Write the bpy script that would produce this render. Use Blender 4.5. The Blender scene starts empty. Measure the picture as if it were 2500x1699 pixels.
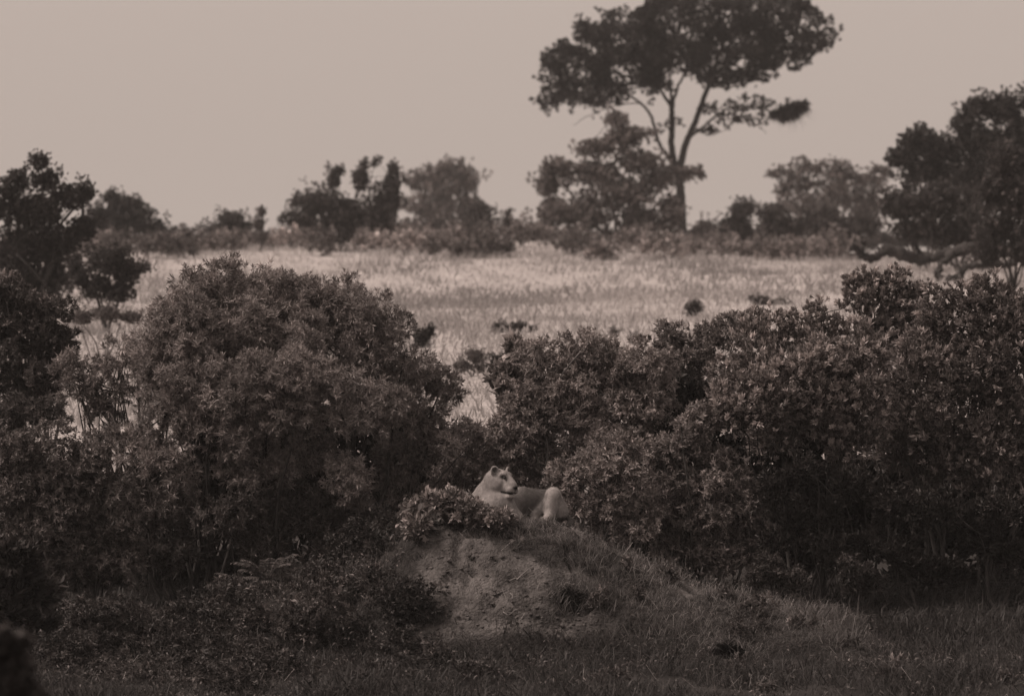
import bpy, math
import numpy as np
from mathutils import Vector, Matrix

# ------------------------------------------------------------------ camera, sky, sun, exposure
sc = bpy.context.scene
COL = sc.collection
LENS = 200.0
F = 2500.0 * LENS / 36.0            # focal length in pixels of the 2500 px wide photograph
HAZE = 0.00022                      # density of the thin haze per metre
D0 = 57.0                           # metres to the lioness
cam_d = bpy.data.cameras.new('camera'); cam = bpy.data.objects.new('camera', cam_d); COL.objects.link(cam)
cam_d.lens = LENS; cam_d.sensor_width = 36.0; cam_d.clip_start = 0.5; cam_d.clip_end = 8000
cam.location = (0, 0, 0); cam.rotation_euler = (math.pi / 2, 0, 0)
cam_d.dof.use_dof = True; cam_d.dof.focus_distance = D0 + 1.0; cam_d.dof.aperture_fstop = 3.5
sc.camera = cam

SUN_EL, SUN_AZ = math.radians(52), math.radians(-100)   # azimuth from +Y, clockwise positive: from the left, a little towards the camera
world = bpy.data.worlds.new('World'); sc.world = world; world.use_nodes = True
wn = world.node_tree.nodes; wl = world.node_tree.links; wn.clear()
sky = wn.new('ShaderNodeTexSky'); sky.sky_type = 'NISHITA'; sky.sun_disc = False
sky.sun_elevation = SUN_EL; sky.sun_rotation = SUN_AZ; sky.air_density = 1.5; sky.dust_density = 4.0
bw = wn.new('ShaderNodeRGBToBW'); wl.new(sky.outputs['Color'], bw.inputs['Color'])
mr = wn.new('ShaderNodeMath'); mr.operation = 'MULTIPLY_ADD'; mr.inputs[1].default_value = 0.26; mr.inputs[2].default_value = 2.78
wl.new(bw.outputs['Val'], mr.inputs[0])                 # cloud veil: a nearly even grey over the clear-sky gradient
tint = wn.new('ShaderNodeMix'); tint.data_type = 'RGBA'; tint.blend_type = 'MULTIPLY'; tint.inputs[0].default_value = 1.0
wl.new(mr.outputs[0], tint.inputs[6]); tint.inputs[7].default_value = (1.0, 0.835, 0.745, 1)
bg = wn.new('ShaderNodeBackground'); bg.inputs['Strength'].default_value = 0.15
wl.new(tint.outputs[2], bg.inputs['Color'])
wo = wn.new('ShaderNodeOutputWorld'); wl.new(bg.outputs[0], wo.inputs['Surface'])

sun_d = bpy.data.lights.new('sun', 'SUN'); sun = bpy.data.objects.new('sun', sun_d); COL.objects.link(sun)
sun_d.energy = 3.4; sun_d.angle = math.radians(20); sun_d.color = (1.0, 0.84, 0.75)
to_sun = Vector((math.sin(SUN_AZ) * math.cos(SUN_EL), math.cos(SUN_AZ) * math.cos(SUN_EL), math.sin(SUN_EL)))
sun.rotation_euler = to_sun.to_track_quat('Z', 'Y').to_euler()

sc.view_settings.view_transform = 'Standard'; sc.view_settings.look = 'None'
sc.view_settings.exposure = 0.0; sc.view_settings.gamma = 1.0; sc.view_settings.use_curve_mapping = False
sc.render.engine = 'CYCLES'
sc.cycles.max_bounces = 4; sc.cycles.diffuse_bounces = 2; sc.cycles.glossy_bounces = 2; sc.cycles.transmission_bounces = 3
sc.cycles.use_denoising = True; sc.cycles.use_adaptive_sampling = True; sc.cycles.adaptive_threshold = 0.02

# ------------------------------------------------------------------ helpers
rng = np.random.default_rng(11)

def P(px, py, d):
    return np.array(((px - 1250) / F * d, d, (850 - py) / F * d))

def nrm(v):
    return v / np.maximum(np.linalg.norm(v, axis=-1, keepdims=True), 1e-9)

def _hash(i, j, k):
    n = (i * 374761393 + j * 668265263 + k * 1442695041) & 0xffffffff
    n = ((n ^ (n >> 13)) * 1274126177) & 0xffffffff
    return ((n ^ (n >> 16)) & 0xffff) / 65535.0

def vnoise(p):
    p = np.asarray(p, float); i = np.floor(p).astype(np.int64); f = p - i; f = f * f * (3 - 2 * f)
    r = 0
    for a in (0, 1):
        for b in (0, 1):
            for c in (0, 1):
                w = (f[..., 0] if a else 1 - f[..., 0]) * (f[..., 1] if b else 1 - f[..., 1]) * (f[..., 2] if c else 1 - f[..., 2])
                r = r + w * _hash(i[..., 0] + a, i[..., 1] + b, i[..., 2] + c)
    return r * 2 - 1

def fbm(p, o=4):
    r = 0; a = 0.5
    for _ in range(o):
        r = r + a * vnoise(p); p = np.asarray(p) * 2.03 + 7.1; a *= 0.5
    return r

def mesh(name, V, faces, mat, parent=None, shade=None, smooth=False, loc=None):
    """faces: list of (n, k) index arrays; shade: one float per vertex; loc: origin to subtract"""
    V = np.asarray(V, np.float32).reshape(-1, 3)
    if loc is not None: V = V - np.asarray(loc, np.float32)
    me = bpy.data.meshes.new(name)
    faces = [np.asarray(f, np.int32) for f in faces if len(f)]
    nl = sum(f.size for f in faces); npoly = sum(len(f) for f in faces)
    me.vertices.add(len(V)); me.vertices.foreach_set('co', V.ravel())
    me.loops.add(nl); me.loops.foreach_set('vertex_index', np.concatenate([f.ravel() for f in faces]))
    me.polygons.add(npoly)
    tot = np.concatenate([np.full(len(f), f.shape[1], np.int32) for f in faces])
    st = np.concatenate([[0], np.cumsum(tot)[:-1]]).astype(np.int32)
    me.polygons.foreach_set('loop_start', st)
    if smooth: me.polygons.foreach_set('use_smooth', np.ones(npoly, bool))
    if shade is not None:
        at = me.attributes.new('shade', 'FLOAT', 'POINT'); at.data.foreach_set('value', np.asarray(shade, np.float32).ravel())
    me.update(calc_edges=True)
    if mat is not None: me.materials.append(mat)
    o = bpy.data.objects.new(name, me); COL.objects.link(o)
    if loc is not None and parent is None: o.location = loc
    if parent is not None: o.parent = parent
    return o

def tag(o, label=None, cat=None, group=None, kind=None):
    if label: o['label'] = label
    if cat: o['category'] = cat
    if group: o['group'] = group
    if kind: o['kind'] = kind
    return o

def thing(name, label, cat, loc, group=None):
    o = bpy.data.objects.new(name, None); COL.objects.link(o); o.location = loc; o.empty_display_size = 0.2
    return tag(o, label, cat, group)

# ---- materials: neutral greys; the light gives the brown tone
def material(name, base, rough=0.6, spec=0.25, transl=0.0, attr=True, noise=None, bump=None, tintc=(1.0, 0.93, 0.91), inst=False):
    m = bpy.data.materials.new(name); m.use_nodes = True
    n = m.node_tree.nodes; l = m.node_tree.links; b = n['Principled BSDF']; out = n['Material Output']
    col = n.new('ShaderNodeMix'); col.data_type = 'RGBA'; col.blend_type = 'MULTIPLY'; col.inputs[0].default_value = 1.0
    col.inputs[6].default_value = (base * tintc[0], base * tintc[1], base * tintc[2], 1)
    col.inputs[7].default_value = (1, 1, 1, 1)
    val = None
    if attr:
        a = n.new('ShaderNodeAttribute'); a.attribute_name = 'shade'; val = a.outputs['Fac']
        if inst:        # scattered copies carry their own tone
            a2 = n.new('ShaderNodeAttribute'); a2.attribute_type = 'INSTANCER'; a2.attribute_name = 'tone'
            mi = n.new('ShaderNodeMath'); mi.operation = 'MULTIPLY'; l.new(val, mi.inputs[0]); l.new(a2.outputs['Fac'], mi.inputs[1]); val = mi.outputs[0]
    if noise:
        tc = n.new('ShaderNodeTexCoord'); nt = n.new('ShaderNodeTexNoise'); nt.inputs['Scale'].default_value = noise[0]
        nt.inputs['Detail'].default_value = 8; nt.inputs['Roughness'].default_value = 0.65
        l.new(tc.outputs['Object'], nt.inputs['Vector'])
        r = n.new('ShaderNodeMapRange'); r.inputs[1].default_value = 0.3; r.inputs[2].default_value = 0.7
        r.inputs[3].default_value = noise[1]; r.inputs[4].default_value = noise[2]; l.new(nt.outputs['Fac'], r.inputs[0])
        if val is None: val = r.outputs[0]
        else:
            mm = n.new('ShaderNodeMath'); mm.operation = 'MULTIPLY'; l.new(val, mm.inputs[0]); l.new(r.outputs[0], mm.inputs[1]); val = mm.outputs[0]
    if val is not None: l.new(val, col.inputs[7])
    l.new(col.outputs[2], b.inputs['Base Color'])
    b.inputs['Roughness'].default_value = rough; b.inputs['Specular IOR Level'].default_value = spec
    if bump:
        tc = n.new('ShaderNodeTexCoord'); bt = n.new('ShaderNodeTexNoise'); bt.inputs['Scale'].default_value = bump[0]; bt.inputs['Detail'].default_value = 6
        l.new(tc.outputs['Object'], bt.inputs['Vector']); bp = n.new('ShaderNodeBump'); bp.inputs['Strength'].default_value = bump[1]
        bp.inputs['Distance'].default_value = bump[2]; l.new(bt.outputs['Fac'], bp.inputs['Height']); l.new(bp.outputs[0], b.inputs['Normal'])
    if transl > 0:
        t = n.new('ShaderNodeBsdfTranslucent'); l.new(col.outputs[2], t.inputs['Color'])
        mx = n.new('ShaderNodeMixShader'); mx.inputs[0].default_value = transl
        l.new(b.outputs[0], mx.inputs[1]); l.new(t.outputs[0], mx.inputs[2]); l.new(mx.outputs[0], out.inputs['Surface'])
    return m

LEAF_TINT = (1.0, 0.89, 0.86)
M_LEAF = material('leaf_surface', 1.0, 0.55, 0.3, 0.25, tintc=LEAF_TINT)
M_FOLIAGE = material('foliage', 1.0, 0.45, 0.45, 0.25, inst=True, tintc=(1.0, 0.89, 0.86))
M_DRY = material('dry_grass', 1.0, 0.6, 0.15, 0.55, tintc=(1.0, 0.94, 0.92))
M_BARK = material('bark', 0.10, 0.85, 0.1, attr=False, noise=(9, 0.5, 1.5), bump=(30, 0.6, 0.02))
M_BARK_DARK = material('dark_bark', 0.045, 0.85, 0.1, attr=False, noise=(9, 0.5, 1.5), bump=(30, 0.6, 0.02))
M_GRASS = material('grass_blade', 1.0, 0.55, 0.25, 0.38, tintc=(1.0, 0.93, 0.91))
M_GROUND = material('ground_litter', 1.0, 0.95, 0.05, noise=(3.0, 0.6, 1.3), bump=(12, 0.5, 0.05))
M_SOIL = material('mound_soil', 1.0, 0.95, 0.05, noise=(16.0, 0.5, 1.5), bump=(38, 1.0, 0.05))
M_FUR = material('short_fur', 1.0, 0.8, 0.1, noise=(26, 0.75, 1.25), bump=(140, 0.3, 0.005))
M_EYE = material('eye_dark', 0.02, 0.15, 0.5, attr=False)
M_LOG = material('weathered_log', 0.045, 0.9, 0.1, attr=False, noise=(4, 0.45, 1.8), bump=(12, 0.8, 0.05))
M_STRAW = material('dry_twig', 0.2, 0.7, 0.2, attr=False)

# ---- batches of simple geometry
class Batch:
    def __init__(s): s.V = []; s.Q = []; s.T = []; s.S = []; s.n = 0
    def add(s, V, Q=None, T=None, shade=None):
        V = np.asarray(V).reshape(-1, 3)
        if Q is not None and len(Q): s.Q.append(np.asarray(Q) + s.n)
        if T is not None and len(T): s.T.append(np.asarray(T) + s.n)
        s.V.append(V); s.S.append(np.ones(len(V)) if shade is None else np.asarray(shade)); s.n += len(V)
    def build(s, name, mat, parent=None, smooth=False, loc=None):
        if not s.V: return None
        f = []
        if s.Q: f.append(np.concatenate(s.Q))
        if s.T: f.append(np.concatenate(s.T))
        return mesh(name, np.concatenate(s.V), f, mat, parent, np.concatenate(s.S), smooth, loc)

def add_leaves(B, pos, d, L, W, shade, droop=0.15, up=1.0, wide=0.45):
    """rhombic leaves folded along the middle; pos is the stalk end"""
    n = len(pos)
    if n == 0: return
    d = nrm(d); ref = np.zeros((n, 3)); ref[:, 2] = up; ref += rng.normal(0, 0.55, (n, 3))
    w = nrm(np.cross(d, ref)); nn = np.cross(w, d)
    L = np.broadcast_to(L, (n,))[:, None]; W = np.broadcast_to(W, (n,))[:, None]
    V = np.empty((n, 4, 3))
    V[:, 0] = pos; mid = pos + d * L * wide + nn * L * 0.06
    V[:, 1] = mid + w * W * 0.5 + nn * W * 0.15; V[:, 3] = mid - w * W * 0.5 + nn * W * 0.15
    V[:, 2] = pos + d * L; V[:, 2, 2] -= (L[:, 0] * droop)
    B.add(V, Q=np.arange(n * 4).reshape(n, 4), shade=np.repeat(shade, 4))

def add_blades(B, pos, h, lean, w, shade, curl=0.35):
    """bent grass blades: five points, one quad and one triangle"""
    n = len(pos)
    if n == 0: return
    a = rng.uniform(0, 2 * np.pi, n); dirs = np.stack([np.cos(a), np.sin(a), 0 * a], 1)
    b = rng.uniform(0, 2 * np.pi, n); side = np.stack([np.cos(b), np.sin(b) * 0.5, 0 * b], 1)
    h = np.asarray(h)[:, None]; lean = np.asarray(lean)[:, None]; w = np.broadcast_to(w, (n,))[:, None]
    up = np.array((0, 0, 1.0))
    m = pos + up * h * 0.6 + dirs * h * lean * 0.45
    t = pos + up * h * (1 - curl * lean) + dirs * h * lean * 1.25
    V = np.empty((n, 5, 3)); V[:, 0] = pos - side * w * 0.5; V[:, 1] = pos + side * w * 0.5
    V[:, 2] = m + side * w * 0.42; V[:, 3] = m - side * w * 0.42; V[:, 4] = t
    i = np.arange(n)[:, None] * 5
    B.add(V, Q=i + np.array((0, 1, 2, 3)), T=i + np.array((3, 2, 4)), shade=np.repeat(shade, 5))

def add_tube(B, pts, rad, sides=6, shade=1.0):
    pts = np.asarray(pts, float); n = len(pts); rad = np.broadcast_to(rad, (n,))
    t = nrm(np.gradient(pts, axis=0)); ref = np.array((0.3, 0.9, 0.25)) if abs(t[0][2]) > 0.6 else np.array((0.1, 0.2, 1.0))
    u = nrm(np.cross(t, ref)); v = np.cross(t, u)
    a = np.arange(sides) / sides * 2 * np.pi
    V = pts[:, None] + rad[:, None, None] * (u[:, None] * np.cos(a)[None, :, None] + v[:, None] * np.sin(a)[None, :, None])
    V = np.concatenate([V.reshape(-1, 3), pts[-1:] + t[-1:] * rad[-1] * 0.5, pts[:1] - t[:1] * rad[0] * 0.3])
    j = np.arange(sides); k = (j + 1) % sides; Q = []; T = []
    for i in range(n - 1):
        Q.append(np.stack([i * sides + j, i * sides + k, (i + 1) * sides + k, (i + 1) * sides + j], 1))
    T.append(np.stack([(n - 1) * sides + j, (n - 1) * sides + k, np.full(sides, n * sides)], 1))
    T.append(np.stack([k, j, np.full(sides, n * sides + 1)], 1))
    B.add(V, Q=np.concatenate(Q), T=np.concatenate(T), shade=np.full(len(V), shade))

def curve_pts(a, b, bend=0.12, n=7, sag=0.0, wob=0.04):
    a = np.asarray(a, float); b = np.asarray(b, float); L = np.linalg.norm(b - a); t = np.linspace(0, 1, n)[:, None]
    off = rng.normal(0, 1, 3) * bend * L; off[2] += sag * L
    p = a + (b - a) * t + off * (t * (1 - t) * 2)
    return p + rng.normal(0, wob * L / n, p.shape) * (t > 0) * (t < 1)

def smooth_path(pts, n=8):
    """Catmull-Rom through control points"""
    p = np.asarray(pts, float); p = np.concatenate([[2 * p[0] - p[1]], p, [2 * p[-1] - p[-2]]]); out = []
    for i in range(1, len(p) - 2):
        for s in np.linspace(0, 1, n, endpoint=False):
            a, b, c, d = p[i - 1], p[i], p[i + 1], p[i + 2]
            out.append(0.5 * (2 * b + (c - a) * s + (2 * a - 5 * b + 4 * c - d) * s * s + (3 * b - a - 3 * c + d) * s ** 3))
    return np.array(out + [p[-2]])

# ---- scattering: one mesh holds loose points and four template sprays; geometry nodes put a spray on every point
def scatter_nodes():
    g = bpy.data.node_groups.new('scatter_sprays', 'GeometryNodeTree')
    g.interface.new_socket('Geometry', in_out='INPUT', socket_type='NodeSocketGeometry'); g.interface.new_socket('Geometry', in_out='OUTPUT', socket_type='NodeSocketGeometry')
    N = g.nodes; K = g.links; gi = N.new('NodeGroupInput'); go = N.new('NodeGroupOutput')
    def attr(nm, ty):
        a = N.new('GeometryNodeInputNamedAttribute'); a.data_type = ty; a.inputs['Name'].default_value = nm; return a.outputs['Attribute']
    tpl = attr('tpl', 'INT'); join = N.new('GeometryNodeJoinGeometry')
    def sep(k):
        c = N.new('FunctionNodeCompare'); c.data_type = 'INT'; c.operation = 'EQUAL'; K.new(tpl, c.inputs[2]); c.inputs[3].default_value = k
        p = N.new('GeometryNodeSeparateGeometry'); p.domain = 'POINT'; K.new(gi.outputs[0], p.inputs[0]); K.new(c.outputs[0], p.inputs[1]); return p.outputs[0]
    for k in range(4):
        t = N.new('GeometryNodeGeometryToInstance'); K.new(sep(k), t.inputs[0]); K.new(t.outputs[0], join.inputs[0])
    ins = N.new('GeometryNodeInstanceOnPoints'); K.new(sep(-1), ins.inputs['Points']); K.new(join.outputs[0], ins.inputs['Instance'])
    ins.inputs['Pick Instance'].default_value = True; K.new(attr('pick', 'INT'), ins.inputs['Instance Index'])
    er = N.new('FunctionNodeEulerToRotation'); K.new(attr('rot', 'FLOAT_VECTOR'), er.inputs[0]); K.new(er.outputs[0], ins.inputs['Rotation'])
    K.new(attr('scl', 'FLOAT'), ins.inputs['Scale']); K.new(ins.outputs[0], go.inputs[0]); return g
SCATTER = scatter_nodes()

def euler_from_dir(d, spin):
    """euler angles that turn local +Z to d, spun about it"""
    d = nrm(d); th = np.arccos(np.clip(d[:, 2], -1, 1)); ph = np.arctan2(d[:, 1], d[:, 0]); ct, st, cp, sp, cs, ss = np.cos(th), np.sin(th), np.cos(ph), np.sin(ph), np.cos(spin), np.sin(spin)
    m00 = cp * ct * cs - sp * ss; m10 = sp * ct * cs + cp * ss; m20 = -st * cs; m21 = st * ss; m22 = ct
    return np.stack([np.arctan2(m21, m22), -np.arcsin(np.clip(m20, -1, 1)), np.arctan2(m10, m00)], 1)

class Sprays:
    def __init__(s): s.pos = []; s.dir = []; s.scl = []; s.tone = []; s.style = None
    def add(s, pos, d, scl, tone):
        n = len(pos); s.pos.append(pos); s.dir.append(d); s.scl.append(np.broadcast_to(scl, (n,))); s.tone.append(np.broadcast_to(tone, (n,)))
    def real(s, name, templates, mat, parent=None, loc=(0, 0, 0)):
        """the same sprays as plain geometry, for what stands near"""
        pos = np.concatenate(s.pos) - np.asarray(loc); n = len(pos); E = euler_from_dir(np.concatenate(s.dir), rng.uniform(0, 2 * np.pi, n)); scl = np.concatenate(s.scl); tone = np.concatenate(s.tone)
        ca, sa, cb, sb, cc, sn = np.cos(E[:, 0]), np.sin(E[:, 0]), np.cos(E[:, 1]), np.sin(E[:, 1]), np.cos(E[:, 2]), np.sin(E[:, 2])
        M = np.stack([np.stack([cc * cb, cc * sb * sa - sn * ca, cc * sb * ca + sn * sa], -1), np.stack([sn * cb, sn * sb * sa + cc * ca, sn * sb * ca - cc * sa], -1), np.stack([-sb, cb * sa, cb * ca], -1)], 1)
        B = Batch(); pk = rng.integers(0, 4, n)
        for i, (V, Q, T, sh) in enumerate(templates):
            j = np.flatnonzero(pk == i)
            if not len(j): continue
            V = V.reshape(-1, 3); W = np.einsum('nij,vj->nvi', M[j], V) * scl[j][:, None, None] + pos[j][:, None]; o = np.arange(len(j))[:, None, None] * len(V)
            B.add(W, Q=(o + Q[None]).reshape(-1, 4), T=None if T is None else (o + T[None]).reshape(-1, 3), shade=np.clip(tone[j][:, None] * sh[None], 0.005, 0.5).ravel())
        o = B.build(name, mat, parent); o['kind'] = 'stuff'
        if parent is None: o.location = loc
        return o
    def build(s, name, templates, mat, parent=None, loc=(0, 0, 0)):
        pos = np.concatenate(s.pos) - np.asarray(loc); d = np.concatenate(s.dir); n = len(pos)
        B = Batch(); tid = []
        for i, t in enumerate(templates): B.add(*t[:3], shade=t[3]); tid.append(np.full(len(t[0].reshape(-1, 3)), i))
        nt = B.n; B.add(pos); tid.append(np.full(n, -1))
        o = B.build(name, mat, parent); me = o.data
        def put(nm, ty, prop, v): at = me.attributes.new(nm, ty, 'POINT'); at.data.foreach_set(prop, np.ascontiguousarray(v).ravel())
        put('tpl', 'INT', 'value', np.concatenate(tid).astype(np.int32))
        put('pick', 'INT', 'value', np.concatenate([np.zeros(nt), rng.integers(0, 4, n)]).astype(np.int32))
        put('rot', 'FLOAT_VECTOR', 'vector', np.concatenate([np.zeros((nt, 3)), euler_from_dir(d, rng.uniform(0, 2 * np.pi, n))]).astype(np.float32))
        put('scl', 'FLOAT', 'value', np.concatenate([np.ones(nt), np.concatenate(s.scl)]).astype(np.float32))
        put('tone', 'FLOAT', 'value', np.concatenate([np.ones(nt), np.concatenate(s.tone)]).astype(np.float32))
        if parent is None: o.location = loc
        md = o.modifiers.new('scatter', 'NODES'); md.node_group = SCATTER; o['kind'] = 'stuff'
        return o

def spray_templates(k, L, W, spread, droop, twig=0.7, var=0.35, wide=0.45):
    """four leafy twig tips pointing along +Z"""
    out = []
    for _ in range(4):
        B = Batch(); lm = 0.5 * (L[0] + L[1]); z = rng.random(k); a = rng.uniform(0, 2 * np.pi, k)
        pol = np.radians(np.clip(rng.normal(55 * spread, 22 * spread, k) * (1.15 - 0.6 * z), 5, 120))
        d = np.stack([np.sin(pol) * np.cos(a), np.sin(pol) * np.sin(a), np.cos(pol)], 1)
        bend = rng.normal(0, 0.25, 2); p = np.stack([bend[0] * z * z * lm * twig, bend[1] * z * z * lm * twig, (z - 0.35) * lm * twig], 1) + rng.normal(0, 0.12 * lm, (k, 3))
        add_leaves(B, p, d, rng.uniform(*L, k), rng.uniform(*W, k), np.exp(rng.normal(-0.5 * var * var, var, k)), droop, wide=wide)
        out.append((np.concatenate(B.V), np.concatenate(B.Q), None, np.concatenate(B.S)))
    return out

# ------------------------------------------------------------------ the ground
PROF_Y = np.array([-400, 0, 40, 48, 52, 54, 57, 61, 68, 75, 90, 110, 140, 170, 200, 225, 260, 400, 900, 4000.])
PROF_Z = np.array([-3.5, -3.5, -3.5, -3.42, -3.2, -3.08, -3.0, -2.92, -2.1, -1.15, -0.5, 0.35, 1.5, 2.5, 3.2, 3.55, 3.6, 1.0, -18, -120.])

def base_z(x, y):
    x = np.asarray(x, float); y = np.asarray(y, float)
    z = np.interp(y, PROF_Y, PROF_Z) * 0.5 + 0.25 * (np.interp(y - 2.0, PROF_Y, PROF_Z) + np.interp(y + 2.0, PROF_Y, PROF_Z))
    q = np.stack([x * 0.12, y * 0.05, 0 * x], -1)
    far = np.clip((y - 75) / 60, 0, 1)
    return z + far * (0.45 * vnoise(q) + 0.4 * vnoise(np.stack([x * 0.05, y * 0.02, 0 * x + 5], -1))) + (0.05 + 0.06 * (y < 62)) * vnoise(np.stack([x * 0.9, y * 0.9, 0 * x + 3], -1))

# ridge of the mound as seen: pixel profile at the lioness's distance
RP = np.array([(330, 1640), (440, 1560), (560, 1490), (700, 1440), (820, 1412), (920, 1375), (985, 1320), (1040, 1274), (1120, 1256), (1200, 1256),
               (1300, 1268), (1400, 1292), (1500, 1330), (1600, 1386), (1700, 1428), (1800, 1456), (1900, 1484), (2000, 1516), (2100, 1550), (2220, 1620)], float)
RX = (RP[:, 0] - 1250) / F * D0; RZ = (850 - RP[:, 1]) / F * D0

def mound_z(x, y):
    """height of the termite mound's surface"""
    x = np.asarray(x, float); y = np.asarray(y, float); b = base_z(x, y)
    top = np.interp(x, RX, RZ, left=-9, right=-9) - base_z(x, 0 * y + 57.0)
    top = np.maximum(top, -0.05)
    w = 1.75 + 0.55 * np.clip(np.abs(x + 0.5) / 2.5, 0, 1)
    t = np.where(y < 56.75, (56.75 - y) / w, np.where(y > 58.3, (y - 58.3) / 1.6, 0))
    t = np.clip(t, 0, 1.25)
    pr = np.where(t < 1, (1 - t * t * (1.7 - 0.7 * t)), 0)
    q = np.stack([x, y, 0 * x], -1)
    k = np.clip(top, 0, 1) * np.clip(pr * 3, 0, 1)
    n = 0.20 * fbm(q * 1.3 + 5, 3) + 0.08 * fbm(q * 5.5, 4)
    return b + top * pr - 0.05 + k * n

def footprint(x, y):
    return np.clip((mound_z(x, y) - base_z(x, y)) / 0.25, 0, 1)

xs = np.unique(np.round(np.concatenate([np.linspace(-9, 9, 73), np.linspace(-40, 40, 61), np.linspace(-400, 400, 41), np.linspace(-3000, 3000, 13)]), 3))
ys = np.unique(np.round(np.concatenate([np.linspace(46, 64, 91), np.linspace(0, 90, 46), np.linspace(60, 280, 89), np.linspace(-400, 900, 40), np.linspace(900, 4000, 12)]), 3))
GX, GY = np.meshgrid(xs, ys, indexing='ij')
GZ = base_z(GX, GY) - 0.9 * footprint(GX, GY) * (np.abs(GX) < 6)
idx = np.arange(GX.size).reshape(GX.shape)
q = np.stack([idx[:-1, :-1], idx[1:, :-1], idx[1:, 1:], idx[:-1, 1:]], -1).reshape(-1, 4)
dry = np.clip((GY - 66) / 8, 0, 1)
ground = mesh('ground', np.stack([GX, GY, GZ], -1), [q], M_GROUND, shade=(0.035 + 0.36 * dry).ravel(), smooth=True)
tag(ground, 'sloping savanna ground, dark at the front and dry behind', None, kind='structure')

# ------------------------------------------------------------------ the termite mound
def mound_hit(px, py, d0=50.0, d1=59.5):
    d = np.arange(d0, d1, 0.02); p = np.stack([(px - 1250) / F * d, d, (850 - py) / F * d], 1)
    h = p[:, 2] <= np.maximum(mound_z(p[:, 0], d), base_z(p[:, 0], d))
    return p[int(np.argmax(h))] if h.any() else P(px, py, D0)

HOLES = [(mound_hit(1402, 1468), 0.165, 0.055, 0.7), (mound_hit(1785, 1590), 0.20, 0.085, 0.6)]
mx = np.unique(np.concatenate([np.arange(-4.1, 4.3, 0.036)] + [np.arange(h[0][0] - 0.25, h[0][0] + 0.25, 0.016) for h in HOLES])); my = np.unique(np.concatenate([np.arange(53.0, 60.4, 0.036)] + [np.arange(h[0][1] - 0.22, h[0][1] + 0.22, 0.014) for h in HOLES]))
X, Y = np.meshgrid(mx, my, indexing='ij'); Z = mound_z(X, Y)
q3 = np.stack([X, Y, 0.7 * Z], -1); ridge = 1 - np.abs(vnoise(q3 * 3.4 + 1.7)); Z = Z - 0.07 * np.clip(ridge - 0.86, 0, 1) / 0.14 * (fbm(q3 * 1.1, 2) > -0.1) + 0.03 * fbm(q3 * 14, 3)
# cracks in the bare face, worn gullies
PXs = X / Y * F + 1250; PYs = 850 - Z / Y * F
def seg_d(px, py, poly):
    r = np.full(px.shape, 1e9)
    for (x0, y0), (x1, y1) in zip(poly[:-1], poly[1:]):
        t = np.clip(((px - x0) * (x1 - x0) + (py - y0) * (y1 - y0)) / ((x1 - x0) ** 2 + (y1 - y0) ** 2), 0, 1)
        r = np.minimum(r, np.hypot(px - x0 - t * (x1 - x0), py - y0 - t * (y1 - y0)))
    return r
front = (Y < 57.0)
jit = 6 * vnoise(np.stack([X * 6, Y * 6, 0 * X], -1))
for poly, depth, wd in (([(1113, 1283), (1118, 1330), (1122, 1350), (1112, 1375), (1135, 1405), (1138, 1440)], 0.085, 9.0),
                        ([(1138, 1400), (1190, 1380), (1215, 1368)], 0.07, 8.0), ([(1205, 1480), (1215, 1455), (1212, 1440)], 0.05, 8.0),
                        ([(1275, 1455), (1290, 1440), (1340, 1436)], 0.04, 5.0), ([(1060, 1500), (1160, 1505), (1260, 1520)], 0.05, 7.0)):
    dd = seg_d(PXs + jit, PYs + jit, poly)
    Z = Z - front * depth * np.exp(-(dd / wd) ** 2)
for (hc, hw, hh, dep) in HOLES:
    e = np.sqrt(((X - hc[0]) / hw) ** 2 + ((Y - hc[1]) / (hh * 1.9)) ** 2)
    e = e + 0.10 * vnoise(np.stack([X * 9, Y * 9, 0 * X], -1)); k = np.clip((1.1 - e) / 0.55, 0, 1); k = k * k * (3 - 2 * k)
    Y = Y + k * dep * 0.75; Z = Z - k * dep * 0.42
    rim = np.exp(-((e - 1.2) / 0.14) ** 2); Z = Z + 0.02 * rim
idx = np.arange(X.size).reshape(X.shape)
q = np.stack([idx[:-1, :-1], idx[1:, :-1], idx[1:, 1:], idx[:-1, 1:]], -1).reshape(-1, 4)
BARE = [np.array([(1048, 1300), (1075, 1272), (1128, 1262), (1165, 1300), (1215, 1335), (1290, 1360), (1345, 1392), (1440, 1402), (1480, 1425), (1425, 1438), (1335, 1440),
                  (1330, 1470), (1355, 1500), (1470, 1490), (1490, 1530), (1380, 1560), (1180, 1540), (1060, 1500), (1030, 1420), (1038, 1350)], float),
        np.array([(990, 1535), (1090, 1525), (1180, 1545), (1110, 1570), (1000, 1565)], float), np.array([(1640, 1425), (1700, 1430), (1730, 1455), (1660, 1452)], float)]
def in_poly(px, py, poly):
    r = np.zeros(px.shape, bool); j = len(poly) - 1
    for i in range(len(poly)):
        (xi, yi), (xj, yj) = poly[i], poly[j]
        c = ((yi > py) != (yj > py)) & (px < (xj - xi) * (py - yi) / (yj - yi + 1e-12) + xi); r ^= c; j = i
    return r
def bare_at(x, y, z):
    px = x / y * F + 1250; py = 850 - z / y * F; r = np.zeros(np.shape(x), bool)
    wob = 22 * vnoise(np.stack([x * 4, y * 4, z * 4], -1))
    for b in BARE: r |= in_poly(px + wob, py + wob * 0.5, b)
    return r & (y < 57.2)
barem = bare_at(X, Y, Z).astype(float)
for _ in range(3): barem[1:-1, 1:-1] = (barem[1:-1, 1:-1] * 2 + barem[:-2, 1:-1] + barem[2:, 1:-1] + barem[1:-1, :-2] + barem[1:-1, 2:]) / 6
barem = barem * np.clip(0.75 + 1.2 * fbm(np.stack([X * 3.5, Y * 3.5, Z * 3.5 + 4], -1), 4), 0.1, 1.1)
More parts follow.
